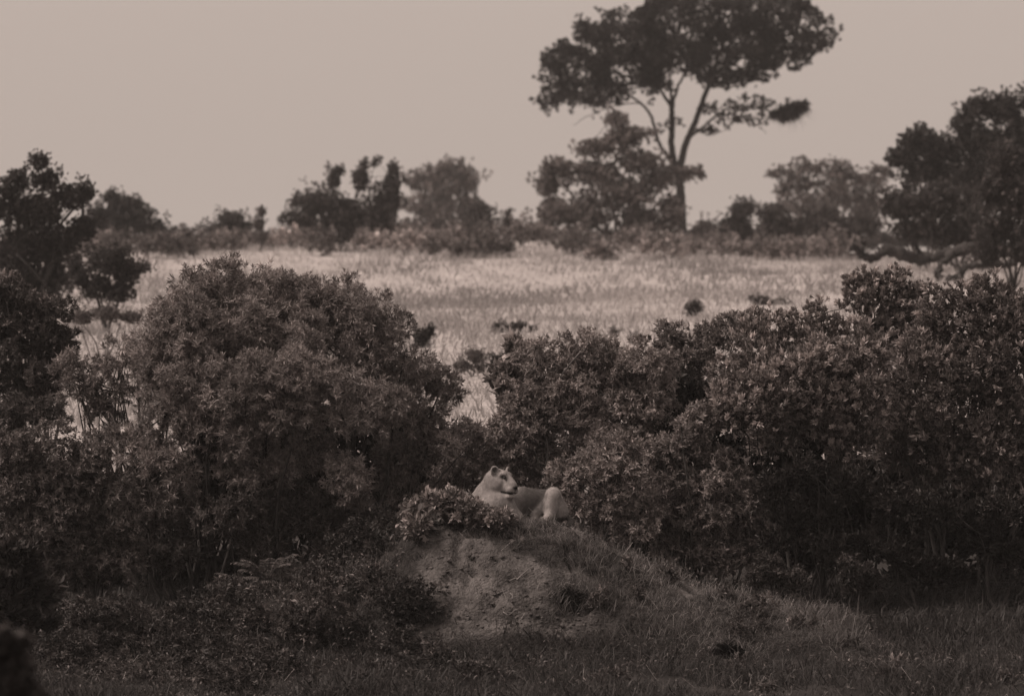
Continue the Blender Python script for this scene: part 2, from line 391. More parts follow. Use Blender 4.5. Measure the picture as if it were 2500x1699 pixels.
shade_m = (0.038 + 0.08 * barem) * (1 + 0.5 * fbm(np.stack([X * 2.5, Y * 2.5, Z * 2.5], -1), 3))
mound = mesh('termite_mound', np.stack([X, Y, Z], -1), [q], M_SOIL, shade=shade_m.ravel(), smooth=True, loc=(0, 57.0, -2.74))
tag(mound, 'broad eroded earth mound with a bare face and burrow holes, under the lioness', 'termite mound')

# ------------------------------------------------------------------ the lioness
def surface_nets(Vg, org, h):
    s = Vg < 0; nx, ny, nz = Vg.shape
    cx = lambda A, i, j, k: A[i:nx - 1 + i, j:ny - 1 + j, k:nz - 1 + k]
    cnt = sum(cx(s, i, j, k).astype(np.int8) for i in (0, 1) for j in (0, 1) for k in (0, 1))
    act = (cnt > 0) & (cnt < 8); ids = np.full(act.shape, -1, np.int64); cells = np.argwhere(act); ids[act] = np.arange(len(cells))
    acc = np.zeros((len(cells), 3)); num = np.zeros(len(cells)); c0 = cells
    corners = [(i, j, k) for i in (0, 1) for j in (0, 1) for k in (0, 1)]
    vals = {c: Vg[c0[:, 0] + c[0], c0[:, 1] + c[1], c0[:, 2] + c[2]] for c in corners}
    for a in corners:
        for ax in range(3):
            if a[ax]: continue
            b = list(a); b[ax] = 1; b = tuple(b); va, vb = vals[a], vals[b]; m = (va < 0) != (vb < 0)
            t = np.where(m, va / np.where(m, va - vb, 1), 0)
            pt = np.array(a, float)[None] + t[:, None] * (np.array(b) - np.array(a))[None]
            acc += pt * m[:, None]; num += m
    verts = (c0 + acc / num[:, None]) * h + np.asarray(org)
    quads = []
    for ax in range(3):
        sl0 = [slice(1, -1)] * 3; sl1 = [slice(1, -1)] * 3; sl0[ax] = slice(0, -1); sl1[ax] = slice(1, None)
        A = s[tuple(sl0)]; Bq = s[tuple(sl1)]; e = np.argwhere(A != Bq); inside = A[A != Bq]
        off = np.array([1, 1, 1]); off[ax] = 0; e = e + off
        u, v = (ax + 1) % 3, (ax + 2) % 3; du = np.zeros(3, int); du[u] = 1; dv = np.zeros(3, int); dv[v] = 1
        g = lambda w: ids[w[:, 0], w[:, 1], w[:, 2]]
        qd = np.stack([g(e - du - dv), g(e - dv), g(e), g(e - du)], 1)
        qd[~inside] = qd[~inside][:, ::-1]; quads.append(qd)
    return verts, np.concatenate(quads)

LION = P(1260, 1262, D0)
def build_lioness():
    h = 0.0088; lo = np.array((-0.62, -0.62, -0.16)); hi = np.array((0.66, 0.95, 0.62))
    dim = np.ceil((hi - lo) / h).astype(int); SD = np.full(dim, 0.5, np.float32)
    def blend(fn, bmin, bmax, k, sub=False):
        m = 0.05 + k
        i0 = np.clip(np.floor((np.asarray(bmin) - m - lo) / h).astype(int), 0, dim); i1 = np.clip(np.ceil((np.asarray(bmax) + m - lo) / h).astype(int), 0, dim)
        if np.any(i1 <= i0): return
        g = np.stack(np.meshgrid(*[lo[a] + h * np.arange(i0[a], i1[a]) for a in range(3)], indexing='ij'), -1)
        d = fn(g); sl = tuple(slice(i0[a], i1[a]) for a in range(3)); o = SD[sl]
        if sub: d = -d; hh = np.clip(0.5 - 0.5 * (o - d) / k, 0, 1); SD[sl] = (o + (d - o) * hh + k * hh * (1 - hh)).astype(np.float32)
        else: hh = np.clip(0.5 + 0.5 * (o - d) / k, 0, 1); SD[sl] = (o + (d - o) * hh - k * hh * (1 - hh)).astype(np.float32)
    def ell(c, r, R=None, k=0.04, sub=False):
        c = np.asarray(c, float); r = np.asarray(r, float); e = max(r)
        def fn(p):
            q = p - c
            if R is not None: q = q @ R      # columns of R are the local axes
            k0 = np.linalg.norm(q / r, axis=-1); k1 = np.linalg.norm(q / (r * r), axis=-1)
            return np.where(k1 < 1e-6, -min(r), k0 * (k0 - 1) / np.maximum(k1, 1e-6))
        blend(fn, c - e, c + e, k, sub)
    def cone(a, b, ra, rb, k=0.04, sub=False):
        a = np.asarray(a, float); b = np.asarray(b, float); ab = b - a; e = max(ra, rb)
        def fn(p):
            t = np.clip(((p - a) @ ab) / (ab @ ab), 0, 1)
            return np.linalg.norm(p - a - t[..., None] * ab, axis=-1) - (ra + (rb - ra) * t)
        blend(fn, np.minimum(a, b) - e, np.maximum(a, b) + e, k, sub)
    # head frame: f forward (to the right, turned to the camera), s her right side, u up
    yaw, pit, roll = math.radians(43), math.radians(9), math.radians(4)
    f = np.array((math.cos(yaw) * math.cos(pit), -math.sin(yaw) * math.cos(pit), -math.sin(pit)))
    s = np.cross(f, (0, 0, 1.0)); s /= np.linalg.norm(s); u = np.cross(s, f)
    s, u = s * math.cos(roll) + u * math.sin(roll), u * math.cos(roll) - s * math.sin(roll)
    Rh = np.stack([f, s, u], 1); HC = np.array((-0.155, -0.04, 0.386))
    H = lambda a, b, c: HC + Rh @ np.array((a, b, c))
    # trunk
    cone((-0.25, 0.16, 0.10), (0.06, 0.36, 0.09), 0.185, 0.185, 0.06)
    cone((0.06, 0.36, 0.09), (0.27, 0.54, 0.08), 0.185, 0.18, 0.06)
    ell((-0.20, 0.02, 0.06), (0.19, 0.20, 0.21), k=0.08)             # chest
    ell((-0.30, 0.12, 0.16), (0.12, 0.14, 0.16), k=0.08)             # shoulder
    # neck
    cone((-0.25, 0.12, 0.19), H(-0.07, 0, -0.03), 0.168, 0.108, 0.06)
    cone((-0.16, -0.03, 0.13), H(0.0, 0, -0.10), 0.125, 0.075, 0.05)
    # forelegs
    cone((-0.14, -0.08, 0.17), (0.015, -0.11, 0.0), 0.085, 0.055, 0.05)
    cone((0.015, -0.11, 0.0), (-0.2, -0.25, -0.04), 0.052, 0.042, 0.03)
    cone((-0.31, -0.02, 0.10), (-0.36, -0.10, -0.02), 0.08, 0.055, 0.05)
    cone((-0.36, -0.10, -0.02), (-0.42, -0.26, -0.05), 0.05, 0.042, 0.03)
    ell((-0.24, -0.27, -0.05), (0.07, 0.06, 0.04), k=0.03); ell((-0.43, -0.30, -0.06), (0.055, 0.075, 0.04), k=0.03)
    # near hind leg, knee raised
    K = np.array((0.375, 0.17, 0.214))
    cone(K, (0.405, 0.27, 0.05), 0.080, 0.108, 0.04); cone((0.405, 0.27, 0.05), (0.33, 0.48, 0.06), 0.105, 0.14, 0.06)
    cone(K + np.array((-0.008, -0.01, -0.008)), (0.338, 0.10, 0.01), 0.078, 0.058, 0.012); cone((0.335, 0.09, 0.02), (0.285, -0.02, -0.035), 0.040, 0.036, 0.02)
    ell((0.275, -0.07, -0.035), (0.05, 0.07, 0.036), k=0.025)
    for i in range(4): ell((0.245 + 0.022 * i, -0.125 + 0.006 * abs(i - 1.5), -0.042), (0.0135, 0.026, 0.022), k=0.006)
    # far hind leg lying flat
    cone((0.36, 0.32, 0.15), (0.19, 0.14, 0.0), 0.065, 0.045, 0.05); cone((0.19, 0.14, 0.0), (0.16, -0.02, -0.06), 0.045, 0.036, 0.03)
    # tail
    tp = [(0.50, 0.62, 0.0), (0.56, 0.45, -0.06), (0.52, 0.25, -0.09)]
    for a, b in zip(tp[:-1], tp[1:]): cone(a, b, 0.03, 0.024, 0.03)
    # head
    ell(H(-0.015, 0, 0.006), (0.110, 0.095, 0.084), Rh, 0.04)
    ears = []
    for g in (1, -1):
        ell(H(0.012, 0.066 * g, -0.055), (0.080, 0.046, 0.078), Rh, 0.03)        # cheek
        ell(H(0.066, 0.044 * g, 0.052), (0.036, 0.026, 0.020), Rh, 0.03)        # brow
    ell(H(0.048, 0, -0.11), (0.09, 0.062, 0.05), Rh, 0.03)                       # jaw
    cone(H(0.066, 0, 0.036), H(0.188, 0, -0.034), 0.048, 0.036, 0.025)           # bridge
    cone(H(0.080, 0, -0.060), H(0.168, 0, -0.080), 0.064, 0.052, 0.025)          # muzzle
    for g in (1, -1):
        ell(H(0.178, 0.032 * g, -0.088), (0.047, 0.035, 0.037), Rh, 0.012)
    ell(H(0.165, 0, -0.150), (0.048, 0.042, 0.032), Rh, 0.022)                   # chin
    ell(H(0.212, 0, -0.052), (0.024, 0.031, 0.021), Rh, 0.010)                   # nose
    for g in (1, -1):
        ell(H(0.098, 0.062 * g, 0.022), (0.026, 0.016, 0.015), Rh, 0.010, sub=True)   # eye sockets
        e0 = nrm(f * (0.75 if g > 0 else 0.5) + s * g * (0.65 if g > 0 else 0.2) + u * 0.1); e1 = nrm(np.cross(u, e0)); er = np.stack([e0, e1, np.cross(e0, e1)], 1)
        ec = H(-0.008, 0.098 * g, 0.074); ears.append((ec, er))
        ell(ec, (0.024, 0.043, 0.047), er, 0.024)                                # ears: round cups
        ell(ec + er[:, 0] * 0.026 + u * 0.004, (0.025, 0.030, 0.032), er, 0.010, sub=True)
        a = H(0.200, 0.010 * g, -0.119); b = H(0.150, 0.050 * g, -0.126); c = H(0.100, 0.068 * g, -0.124)   # mouth line
        cone(a, b, 0.008, 0.010, 0.005, sub=True); cone(b, c, 0.010, 0.013, 0.005, sub=True)
    V, Q = surface_nets(SD, lo, h)
    # coat colour, with shade painted over the flank
    sh = np.full(len(V), 0.225)
    hp = (V - HC) @ Rh; ha, hs, hu = hp[:, 0], np.abs(hp[:, 1]), hp[:, 2]
    W = ((ha > -0.12) & (np.linalg.norm(hp, axis=1) < 0.27) & (hu > -0.18)) * 1.0
    g = lambda cen, r: np.clip(np.exp(-(((ha - cen[0]) / r[0]) ** 2 + ((hs - cen[1]) / r[1]) ** 2 + ((hu - cen[2]) / r[2]) ** 2)), 0, 1)
    mix = lambda sh, w, v: sh * (1 - np.clip(w, 0, 1)) + v * np.clip(w, 0, 1)
    flank_shade = np.clip((V[:, 0] + 0.10) / 0.20, 0, 1) * np.clip((V[:, 1] - 0.02) / 0.14, 0, 1) * (1 - W)
    sh = mix(sh, 0.95 * flank_shade, 0.07)  # mostly shade painted into the coat, darkening the body behind the chest
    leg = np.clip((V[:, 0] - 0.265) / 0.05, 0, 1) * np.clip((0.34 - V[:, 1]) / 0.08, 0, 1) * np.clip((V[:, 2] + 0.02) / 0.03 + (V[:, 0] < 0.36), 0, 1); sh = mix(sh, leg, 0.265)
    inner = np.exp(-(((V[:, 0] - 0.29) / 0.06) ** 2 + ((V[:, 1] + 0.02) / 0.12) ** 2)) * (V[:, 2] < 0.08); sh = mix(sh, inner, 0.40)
    sh = mix(sh, W * g((0.165, 0.03, -0.10), (0.06, 0.05, 0.03)), 0.34)
    sh = mix(sh, W * 1.3 * g((0.160, 0.0, -0.15), (0.05, 0.05, 0.028)), 0.45)
    sh = mix(sh, W * 0.7 * g((0.085, 0.062, -0.005), (0.04, 0.03, 0.012)), 0.40)
    sh = mix(sh, W * 0.5 * g((0.02, 0.0, 0.10), (0.10, 0.06, 0.03)), 0.13)
    sh = mix(sh, W * 0.35 * g((0.05, 0.085, -0.06), (0.05, 0.03, 0.05)), 0.16)
    sh = mix(sh, W * 1.8 * g((0.098, 0.062, 0.024), (0.040, 0.03, 0.015)), 0.015)      # eye rim
    sh = mix(sh, W * 1.0 * g((0.122, 0.042, 0.004), (0.012, 0.012, 0.018)), 0.06)     # tear line
    sh = mix(sh, W * 2.2 * g((0.226, 0.0, -0.056), (0.020, 0.033, 0.016)), 0.012)     # nose
    sh = mix(sh, W * 1.6 * g((0.212, 0.0, -0.085), (0.018, 0.008, 0.018)), 0.03)
    mouth = seg_d(ha, hu, [(0.205, -0.119), (0.15, -0.126), (0.095, -0.123)])
    sh = mix(sh, W * 1.4 * np.exp(-(mouth / 0.010) ** 2) * (ha > 0.08), 0.015)
    for row in range(3):
        sh = mix(sh, W * 0.55 * g((0.15, 0.055, -0.080 - 0.013 * row), (0.035, 0.03, 0.0035)), 0.09)
    sh = sh * (1 + 0.28 * fbm(V * 14, 3) + 0.22 * fbm(V * np.array((45, 45, 20)), 2))
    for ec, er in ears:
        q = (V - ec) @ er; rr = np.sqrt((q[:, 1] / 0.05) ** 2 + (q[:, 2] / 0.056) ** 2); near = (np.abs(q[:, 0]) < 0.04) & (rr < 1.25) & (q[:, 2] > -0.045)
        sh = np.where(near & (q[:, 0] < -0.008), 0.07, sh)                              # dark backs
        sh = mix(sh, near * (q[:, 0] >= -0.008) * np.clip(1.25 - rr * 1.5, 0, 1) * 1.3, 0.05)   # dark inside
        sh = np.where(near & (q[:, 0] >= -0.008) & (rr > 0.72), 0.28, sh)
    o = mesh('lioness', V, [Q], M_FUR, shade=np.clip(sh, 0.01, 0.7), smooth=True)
    o.location = LION
    tag(o, 'tawny lioness lying on the mound, head turned right and one hind knee raised', 'lion')
    # light smoothing of the voxel steps
    for mdl in range(1):
        md = o.modifiers.new('relax', 'SMOOTH'); md.factor = 0.5; md.iterations = 2
    # short coat: fine hairs lying back along the body
    nf = 60000; nv = np.zeros(len(V) * 3, np.float32); o.data.vertex_normals.foreach_get('vector', nv); nv = nv.reshape(-1, 3); i = rng.integers(0, len(V), nf)
    p = V[i] + rng.normal(0, 0.003, (nf, 3)); nn = nv[i]; face = W[i] > 0; bare = sh[i] < 0.04
    fl = nrm(p - H(0.22, 0, 0)) * 0.8 + np.array((0, 0, -0.35)); fl = nrm(fl - nn * np.sum(fl * nn, 1, keepdims=True) + rng.normal(0, 0.22, (nf, 3))); ln = np.where(face, rng.uniform(0.004, 0.007, nf), rng.uniform(0.009, 0.017, nf))[:, None]
    w = nrm(np.cross(fl, nn)) * 0.0014; Vh = np.stack([p - w, p + w, p + (fl * 0.95 + nn * 0.16) * ln], 1)[~bare]; m = len(Vh)
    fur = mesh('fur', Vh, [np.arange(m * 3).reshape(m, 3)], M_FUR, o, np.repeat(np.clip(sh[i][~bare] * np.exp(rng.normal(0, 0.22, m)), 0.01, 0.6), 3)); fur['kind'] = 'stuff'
    for gsd in (1, -1):
        c = H(0.098, 0.056 * gsd, 0.023); Bq = Batch(); a = np.linspace(0, np.pi, 7); b = np.linspace(0, 2 * np.pi, 11)[:-1]
        pts = np.array([c + Rh @ (np.array((math.sin(i) * math.cos(j) * 0.017, math.sin(i) * math.sin(j) * 0.013, math.cos(i) * 0.011))) for i in a for j in b])
        n = 10; Qd = [(i * n + j, i * n + (j + 1) % n, (i + 1) * n + (j + 1) % n, (i + 1) * n + j) for i in range(6) for j in range(n)]
        Bq.add(pts, Q=np.array(Qd)); Bq.build('eye', M_EYE, o, True)
    return o
lioness = build_lioness()

# ------------------------------------------------------------------ plants
def new_sprays(st):
    S = Sprays(); L = st.get('L', (0.06, 0.11)); S.style = (0.5 * (L[0] + L[1]), spray_templates(st.get('k', 8), L, st.get('W', (0.011, 0.016)), st.get('spread', 0.75), st.get('droop', 0.2))); return S

def foliage(S, lobes, sub_r=(0.18, 0.34), dens=1.0, ros=60, k=8, L=(0.06, 0.11), W=(0.011, 0.016), shade=0.13, tips=0.0, tip_gain=2.2,
            up=0.35, droop=0.2, spread=0.75, flat=1.0, gap=0.0, back=0.5, rad=(0.74, 1.0), ros_r=0.02, fill=0.25, core=1.0, sprig=0.3):
    subs = []
    lob = np.array([l[:6] for l in lobes], float)
    for li, (cx, cy, cz, rx, ry, rz) in enumerate(lob):
        p = 1.6; area = 4 * np.pi * (((rx * ry) ** p + (rx * rz) ** p + (ry * rz) ** p) / 3) ** (1 / p)
        rs = 0.5 * (sub_r[0] + sub_r[1]); rs = min(rs, 0.8 * min(rx, rz))
        n = max(3, int(area * dens / (np.pi * rs * rs)))
        d = nrm(rng.normal(0, 1, (n, 3)))
        keep = ~((d[:, 2] < -0.6) & (rng.random(n) < 0.5)) & ~((d[:, 1] > 0.3) & (rng.random(n) < back)); d = d[keep]; n = len(d)
        r = np.minimum(rng.uniform(*sub_r, n), 0.62 * min(rx, rz)) * np.where(rng.random(n) < 0.3, 0.7, 1.0)
        spr = rng.random(n) < sprig; r = np.where(spr, r * 0.5, r)
        ax = np.array((rx, ry, rz)); eff = np.maximum(ax - 0.45 * r[:, None], 0.4 * ax) + (spr * rng.uniform(0.2, 1.3, n) * min(sub_r[1], 0.4 * min(rx, rz)))[:, None]
        c = np.array((cx, cy, cz)) + d * eff * rng.uniform(rad[0], rad[1], (n, 1))
        ok = np.ones(n, bool)
        for lj in range(len(lob)):
            if lj != li: ok &= np.linalg.norm((c - lob[lj, :3]) / lob[lj, 3:], axis=1) > 0.72
        if gap > 0: ok &= rng.random(n) > gap
        c, d, r = c[ok], d[ok], r[ok]
        subs.append((c, d, r))
        if core > 0:        # leaves inside the crown
            lm = 0.5 * (L[0] + L[1]); nc = int(core * 2.2 * np.pi * rx * rz / (k * lm * 0.5 * (W[0] + W[1]) * 0.35))
            dc = nrm(rng.normal(0, 1, (nc, 3))); S.add(np.array((cx, cy, cz)) + dc * rng.random((nc, 1)) ** 0.45 * 0.72 * np.array((rx, ry, rz)), nrm(dc + np.array((0, 0, up))), lm / S.style[0] * rng.uniform(0.9, 1.4, nc), shade * np.exp(rng.normal(0, 0.2, nc)))
    C = np.concatenate([s[0] for s in subs]); Dn = np.concatenate([s[1] for s in subs]); R = np.concatenate([s[2] for s in subs])
    if len(C) == 0: return C
    rm = 0.5 * (sub_r[0] + sub_r[1]); cnt = np.maximum(6, (ros * (R / rm) ** 2).astype(int)); m = int(cnt.sum())
    ii = np.repeat(np.arange(len(C)), cnt)
    d = nrm(rng.normal(0, 1, (m, 3)) + Dn[ii] * 0.75 + np.array((0, 0, up)))
    fac = np.where(rng.random(m) < fill, rng.uniform(0.2, 0.75, m), rng.uniform(0.75, 1.06, m))
    subs_tone = np.exp(rng.normal(0, 0.16, len(C)))[ii]
    tip = (rng.random(m) < tips) & (fac > 0.75); fac = np.where(tip, rng.uniform(1.0, 1.2, m), fac)
    pos = C[ii] + d * R[ii][:, None] * fac[:, None] * np.array((1, 1, flat)) + rng.normal(0, ros_r, (m, 3))
    dd = nrm(d * 0.8 + rng.normal(0, 0.35, (m, 3)) + np.array((0, 0, up * 0.6)))
    S.add(pos, dd, 0.5 * (L[0] + L[1]) / S.style[0] * rng.uniform(0.75, 1.25, m) * np.where(tip, 1.25, 1.0), shade * subs_tone * np.exp(rng.normal(0, 0.18, m)) * np.where(tip, tip_gain, 1.0))
    return C

def shrub(name, label, cat, D, lobes, base=None, bark=None, stem_r=0.03, nstem=3, twigs=0, group=None, lean=0.0, **st):
    """lobes: (px, py, rx px, rz px[, dy m[, ry m]]) at distance D; base: list of px where stems leave the ground"""
    k = D / F; W = []
    for l in lobes:
        c = P(l[0], l[1], D); dy = l[4] if len(l) > 4 else rng.normal(0, 0.12 * l[2] * k); c[1] += dy
        ry = l[5] if len(l) > 5 else 0.85 * 0.5 * (l[2] + l[3]) * k
        W.append((c[0], c[1], c[2], l[2] * k, ry, l[3] * k))
    bx = base or [float(np.mean([l[0] for l in lobes]))]
    bases = []
    for b in bx:
        x = (b - 1250) / F * D; z = float(base_z(x, D)) - 0.05
        if 53.5 < D < 60: z = max(z, float(mound_z(x, D)) - 0.05)
        bases.append(np.array((x, D, z)))
    root = thing(name, label, cat, bases[0], group)
    Bl = new_sprays(st); C = foliage(Bl, W, **st)
    Bs = Batch(); near = D < 70; apart = near or len(bases) > 1
    for i, w in enumerate(W):
        c = np.array(w[:3]); b = min(bases, key=lambda q: abs(q[0] - c[0])) + rng.normal(0, stem_r * 1.2, 3) * (1, 1, 0)
        ns = nstem if i % 2 == 0 else max(1, nstem - 1)
        for _ in range(ns):
            e = c + rng.normal(0, 0.35, 3) * np.array(w[3:]); p = curve_pts(b, e, 0.1, 8, wob=0.12)
            if apart: Bs = Batch()
            add_tube(Bs, p, np.linspace(stem_r * rng.uniform(0.6, 1.1), stem_r * 0.22, 8), 5)
            if apart: Bs.build('stem', bark or M_BARK, root, True, loc=bases[0])
    if apart: Bs = Batch()
    if twigs and len(C):
        for _ in range(twigs):
            w = W[rng.integers(len(W))]; j = rng.integers(len(C)); a = np.array(w[:3]) if rng.random() < 0.5 else C[rng.integers(len(C))]
            if np.linalg.norm(a - C[j]) > 2.2 * max(w[3:]): continue
            add_tube(Bs, curve_pts(a, C[j], 0.12, 5), np.linspace(stem_r * 0.3, stem_r * 0.1, 5), 4)
    t = Bs.build('twigs' if apart else 'stem', bark or M_BARK, root, True, loc=bases[0])
    if apart and t: t['kind'] = 'stuff'
    (Bl.real if near else Bl.build)('crown', Bl.style[1], M_LEAF if near else M_FOLIAGE, root, loc=bases[0])
    return root

FINE = dict(sub_r=(0.16, 0.34), dens=1.7, back=0.75, ros=64, k=25, L=(0.045, 0.082), W=(0.008, 0.0125), up=0.45, droop=0.15, spread=1.0)
MIDF = dict(sub_r=(0.14, 0.30), dens=1.8, back=0.75, ros=52, k=20, L=(0.042, 0.072), W=(0.011, 0.018), up=0.4, spread=1.0)
BROAD = dict(sub_r=(0.14, 0.30), dens=1.9, back=0.75, ros=66, k=13, L=(0.036, 0.062), W=(0.014, 0.022), up=0.7, spread=0.7, droop=0.0)
def FAR(D, s=1.0, **kw):
    k = D / 150.0 * s
    d = dict(sub_r=(0.26 * k, 0.60 * k), dens=1.4, ros=38, core=1.8, k=22, L=(0.05 * k, 0.105 * k), W=(0.019 * k, 0.038 * k), up=0.25, spread=1.1, ros_r=0.08 * k, sprig=0.45, back=0.6)
    d.update(kw); return d

def field_d(py):
    """distance at which the field's surface is seen at pixel row py"""
    yy = np.linspace(72, 225, 800); pp = 850 - np.interp(yy, PROF_Y, PROF_Z) / yy * F
    return float(np.interp(-py, -pp, yy))

# ---- the tall tree on the crest
def tall_tree():
    D = 215.0; q = lambda x, y, dy=0.0: P(x, y, D) + np.array((0, dy, 0))
    bz = q(1668, 0); base = np.array((bz[0], D, float(base_z(bz[0], D)) - 0.1))
    root = thing('tall_tree', 'tall spreading flat-topped tree with forked trunk, dark against the sky', 'tree', base)
    T = Batch()
    def limb(pts, r0, r1, sides=8):
        p = smooth_path(pts, 6); t = np.linspace(0, 1, len(p)); add_tube(T, p + rng.normal(0, 0.012, p.shape), 0.68 * (r0 + (r1 - r0) * t ** 0.9), sides); return p
    limb([base, q(1664, 520), q(1660, 450), q(1652, 405)], 0.27, 0.24)
    limb([q(1653, 415), q(1641, 370), q(1641, 300), q(1640, 262)], 0.21, 0.15)
    right = limb([q(1658, 420), q(1672, 360), q(1696, 300, -0.3), q(1722, 230, -0.5), q(1745, 160, -0.5), q(1775, 90), q(1800, 40, 0.5)], 0.22, 0.07)
    limb([q(1652, 410), q(1628, 380, -0.2), q(1606, 345, -0.4), q(1590, 290, -0.6), q(1562, 255, -0.9), q(1500, 215, -1.0), q(1440, 170, -1)], 0.13, 0.05)
    limb([q(1641, 265), q(1622, 235, 0.3), q(1600, 200, 0.6), q(1560, 140, 1.0), q(1520, 100, 1.2)], 0.12, 0.04)
    limb([q(1641, 268), q(1650, 225, -0.4), q(1670, 180, -0.9), q(1690, 110, -1.2)], 0.11, 0.04)
    limb([q(1640, 262), q(1638, 200, 0.9), q(1640, 120, 1.6), q(1650, 60, 1.8)], 0.10, 0.04)
    limb([q(1684, 335), q(1715, 312, -0.4), q(1752, 282, -0.8), q(1800, 262, -1.0), q(1850, 270, -1.2), q(1915, 283, -1.3)], 0.085, 0.03)
    limb([q(1752, 282, -0.8), q(1800, 285, -0.4), q(1845, 305, -0.2), q(1872, 328, 0)], 0.045, 0.012)
    limb([q(1690, 328), q(1735, 318, 0.4), q(1770, 322, 0.6)], 0.035, 0.012)
    limb([q(1735, 190, -0.5), q(1800, 150, -0.2), q(1880, 110, 0.3), q(1960, 90, 0.5)], 0.09, 0.03)
    limb([q(1740, 215, -0.4), q(1790, 212, 0.2), q(1850, 195, 0.5), q(1900, 170, 0.7)], 0.055, 0.02)
    limb([q(1500, 215, -1.0), q(1430, 235, -0.8), q(1360, 262, -0.5), q(1330, 268, -0.2)], 0.05, 0.015)
    limb([q(1562, 255, -0.9), q(1500, 262, -1.4), q(1430, 290, -1.5), q(1400, 312, -1.5)], 0.04, 0.01)
    limb([q(1640, 410), q(1700, 415, -0.3), q(1690, 405, -0.5)], 0.03, 0.01)
    LB = [(1400, 175, 75, 62, 0, 2.2), (1355, 235, 42, 34, 0.3, 1.4), (1470, 120, 85, 66, -0.6, 2.4), (1440, 238, 78, 34, -0.8, 1.6), (1365, 150, 40, 40, 0, 1.2),
          (1560, 85, 100, 66, 0.4, 2.6), (1540, 175, 85, 55, 0.5, 2.2), (1650, 55, 110, 66, 0, 2.8), (1640, 140, 95, 52, -0.8, 2.2), (1760, 30, 120, 70, 0, 2.8),
          (1735, 120, 70, 52, 0.8, 2), (1860, 25, 110, 70, 0, 2.6), (1830, 115, 80, 50, -0.5, 2), (1940, 70, 85, 60, 0, 2.2), (1995, 90, 52, 45, 0, 1.4),
          (1900, 140, 70, 34, 0.5, 1.6), (1945, 140, 32, 32, 0, 0.8), (1840, 185, 62, 22, 0.5, 1.3), (1755, 195, 55, 20, 0.2, 1.2), (1600, 205, 45, 22, 0.2, 1.1), (1500, 60, 40, 26, 0, 1.0)]
    LL = [(1780, 268, 42, 16, -0.9, 0.7), (1835, 258, 45, 16, -1.1, 0.7), (1790, 300, 42, 13, -0.3, 0.6), (1845, 300, 38, 14, -0.2, 0.6), (1880, 272, 34, 14, -1.2, 0.5), (1735, 268, 26, 10, -0.4, 0.4), (1720, 318, 30, 10, 0.3, 0.4), (1595, 320, 26, 14, -0.4, 0.4), (1645, 300, 24, 12, 0, 0.4), (1940, 255, 28, 12, -1.2, 0.3)]
    k = D / F
    conv = lambda S: [(*(P(l[0], l[1], D) + np.array((0, l[4], 0))), l[2] * k * 1.08, l[5], l[3] * k * 1.08) for l in S]
    WL = conv(LB); stl = dict(k=24, L=(0.06, 0.12), W=(0.022, 0.04), spread=1.0, droop=0.0); B = new_sprays(stl)
    C = foliage(B, WL, sub_r=(0.26, 0.55), dens=1.25, ros=32, k=24, L=(0.06, 0.12), W=(0.022, 0.04), gap=0.1, sprig=0.5, core=0.16, shade=0.036, up=0.15, spread=0.9, flat=0.6, back=0.3, rad=(0.55, 1.0), ros_r=0.06, droop=0.0)
    C2 = foliage(B, conv(LL), sub_r=(0.10, 0.26), dens=0.5, ros=2, k=24, core=0, L=(0.05, 0.09), W=(0.02, 0.035), shade=0.06, up=0.1, spread=0.9, flat=0.7, back=0.2, ros_r=0.05, droop=0.1)
    for c, w in [(c, None) for c in C[::2]]:
        j = int(np.argmin([np.linalg.norm(c - np.array(w[:3])) for w in WL])); a = np.array(WL[j][:3]) - np.array((0, 0, 0.5 * WL[j][5]))
        add_tube(T, curve_pts(a, c, 0.1, 4), np.linspace(0.035, 0.012, 4), 4)
    for w in WL:
        a = right[rng.integers(len(right) // 2, len(right))] if w[0] > right[len(right) // 2][0] else q(1600, 205, 0.6)
        add_tube(T, curve_pts(a, np.array(w[:3]), 0.08, 6), np.linspace(0.045, 0.018, 6), 5)
    T.build('trunk', M_BARK_DARK, root, True, loc=base); B.build('crown', B.style[1], M_FOLIAGE, root, loc=base)
    # matted clump on the lowest right branch
    nb = q(1922, 277, -1.3); N = Batch(); n = 2200
    d = nrm(rng.normal(0, 1, (n, 3))); p = d * rng.uniform(0.2, 1, (n, 1)) ** 0.6 * np.array((0.72, 0.36, 0.25)); p[:, 2] += 0.33 * p[:, 0] * 0.9; p[:, 2] *= np.where(p[:, 0] < -0.3, 0.6, 1)
    add_leaves(N, nb + p, nrm(d * 0.5 + rng.normal(0, 0.6, (n, 3)) + np.array((0.2, 0, -0.1))), rng.uniform(0.15, 0.34, n), 0.035, rng.uniform(0.02, 0.05, n))
    m = 60; d = nrm(rng.normal(0, 1, (m, 3)) + np.array((0.4, 0, -0.6))); add_leaves(N, nb + d * np.array((0.5, 0.2, 0.1)), d, rng.uniform(0.4, 0.8, m), 0.018, np.full(m, 0.04), 0.1)
    o = N.build('nest', M_LEAF, None, loc=nb)
    tag(o, 'dark matted twig nest hanging at the end of the tall tree\'s lowest branch', 'nest')
tall_tree()

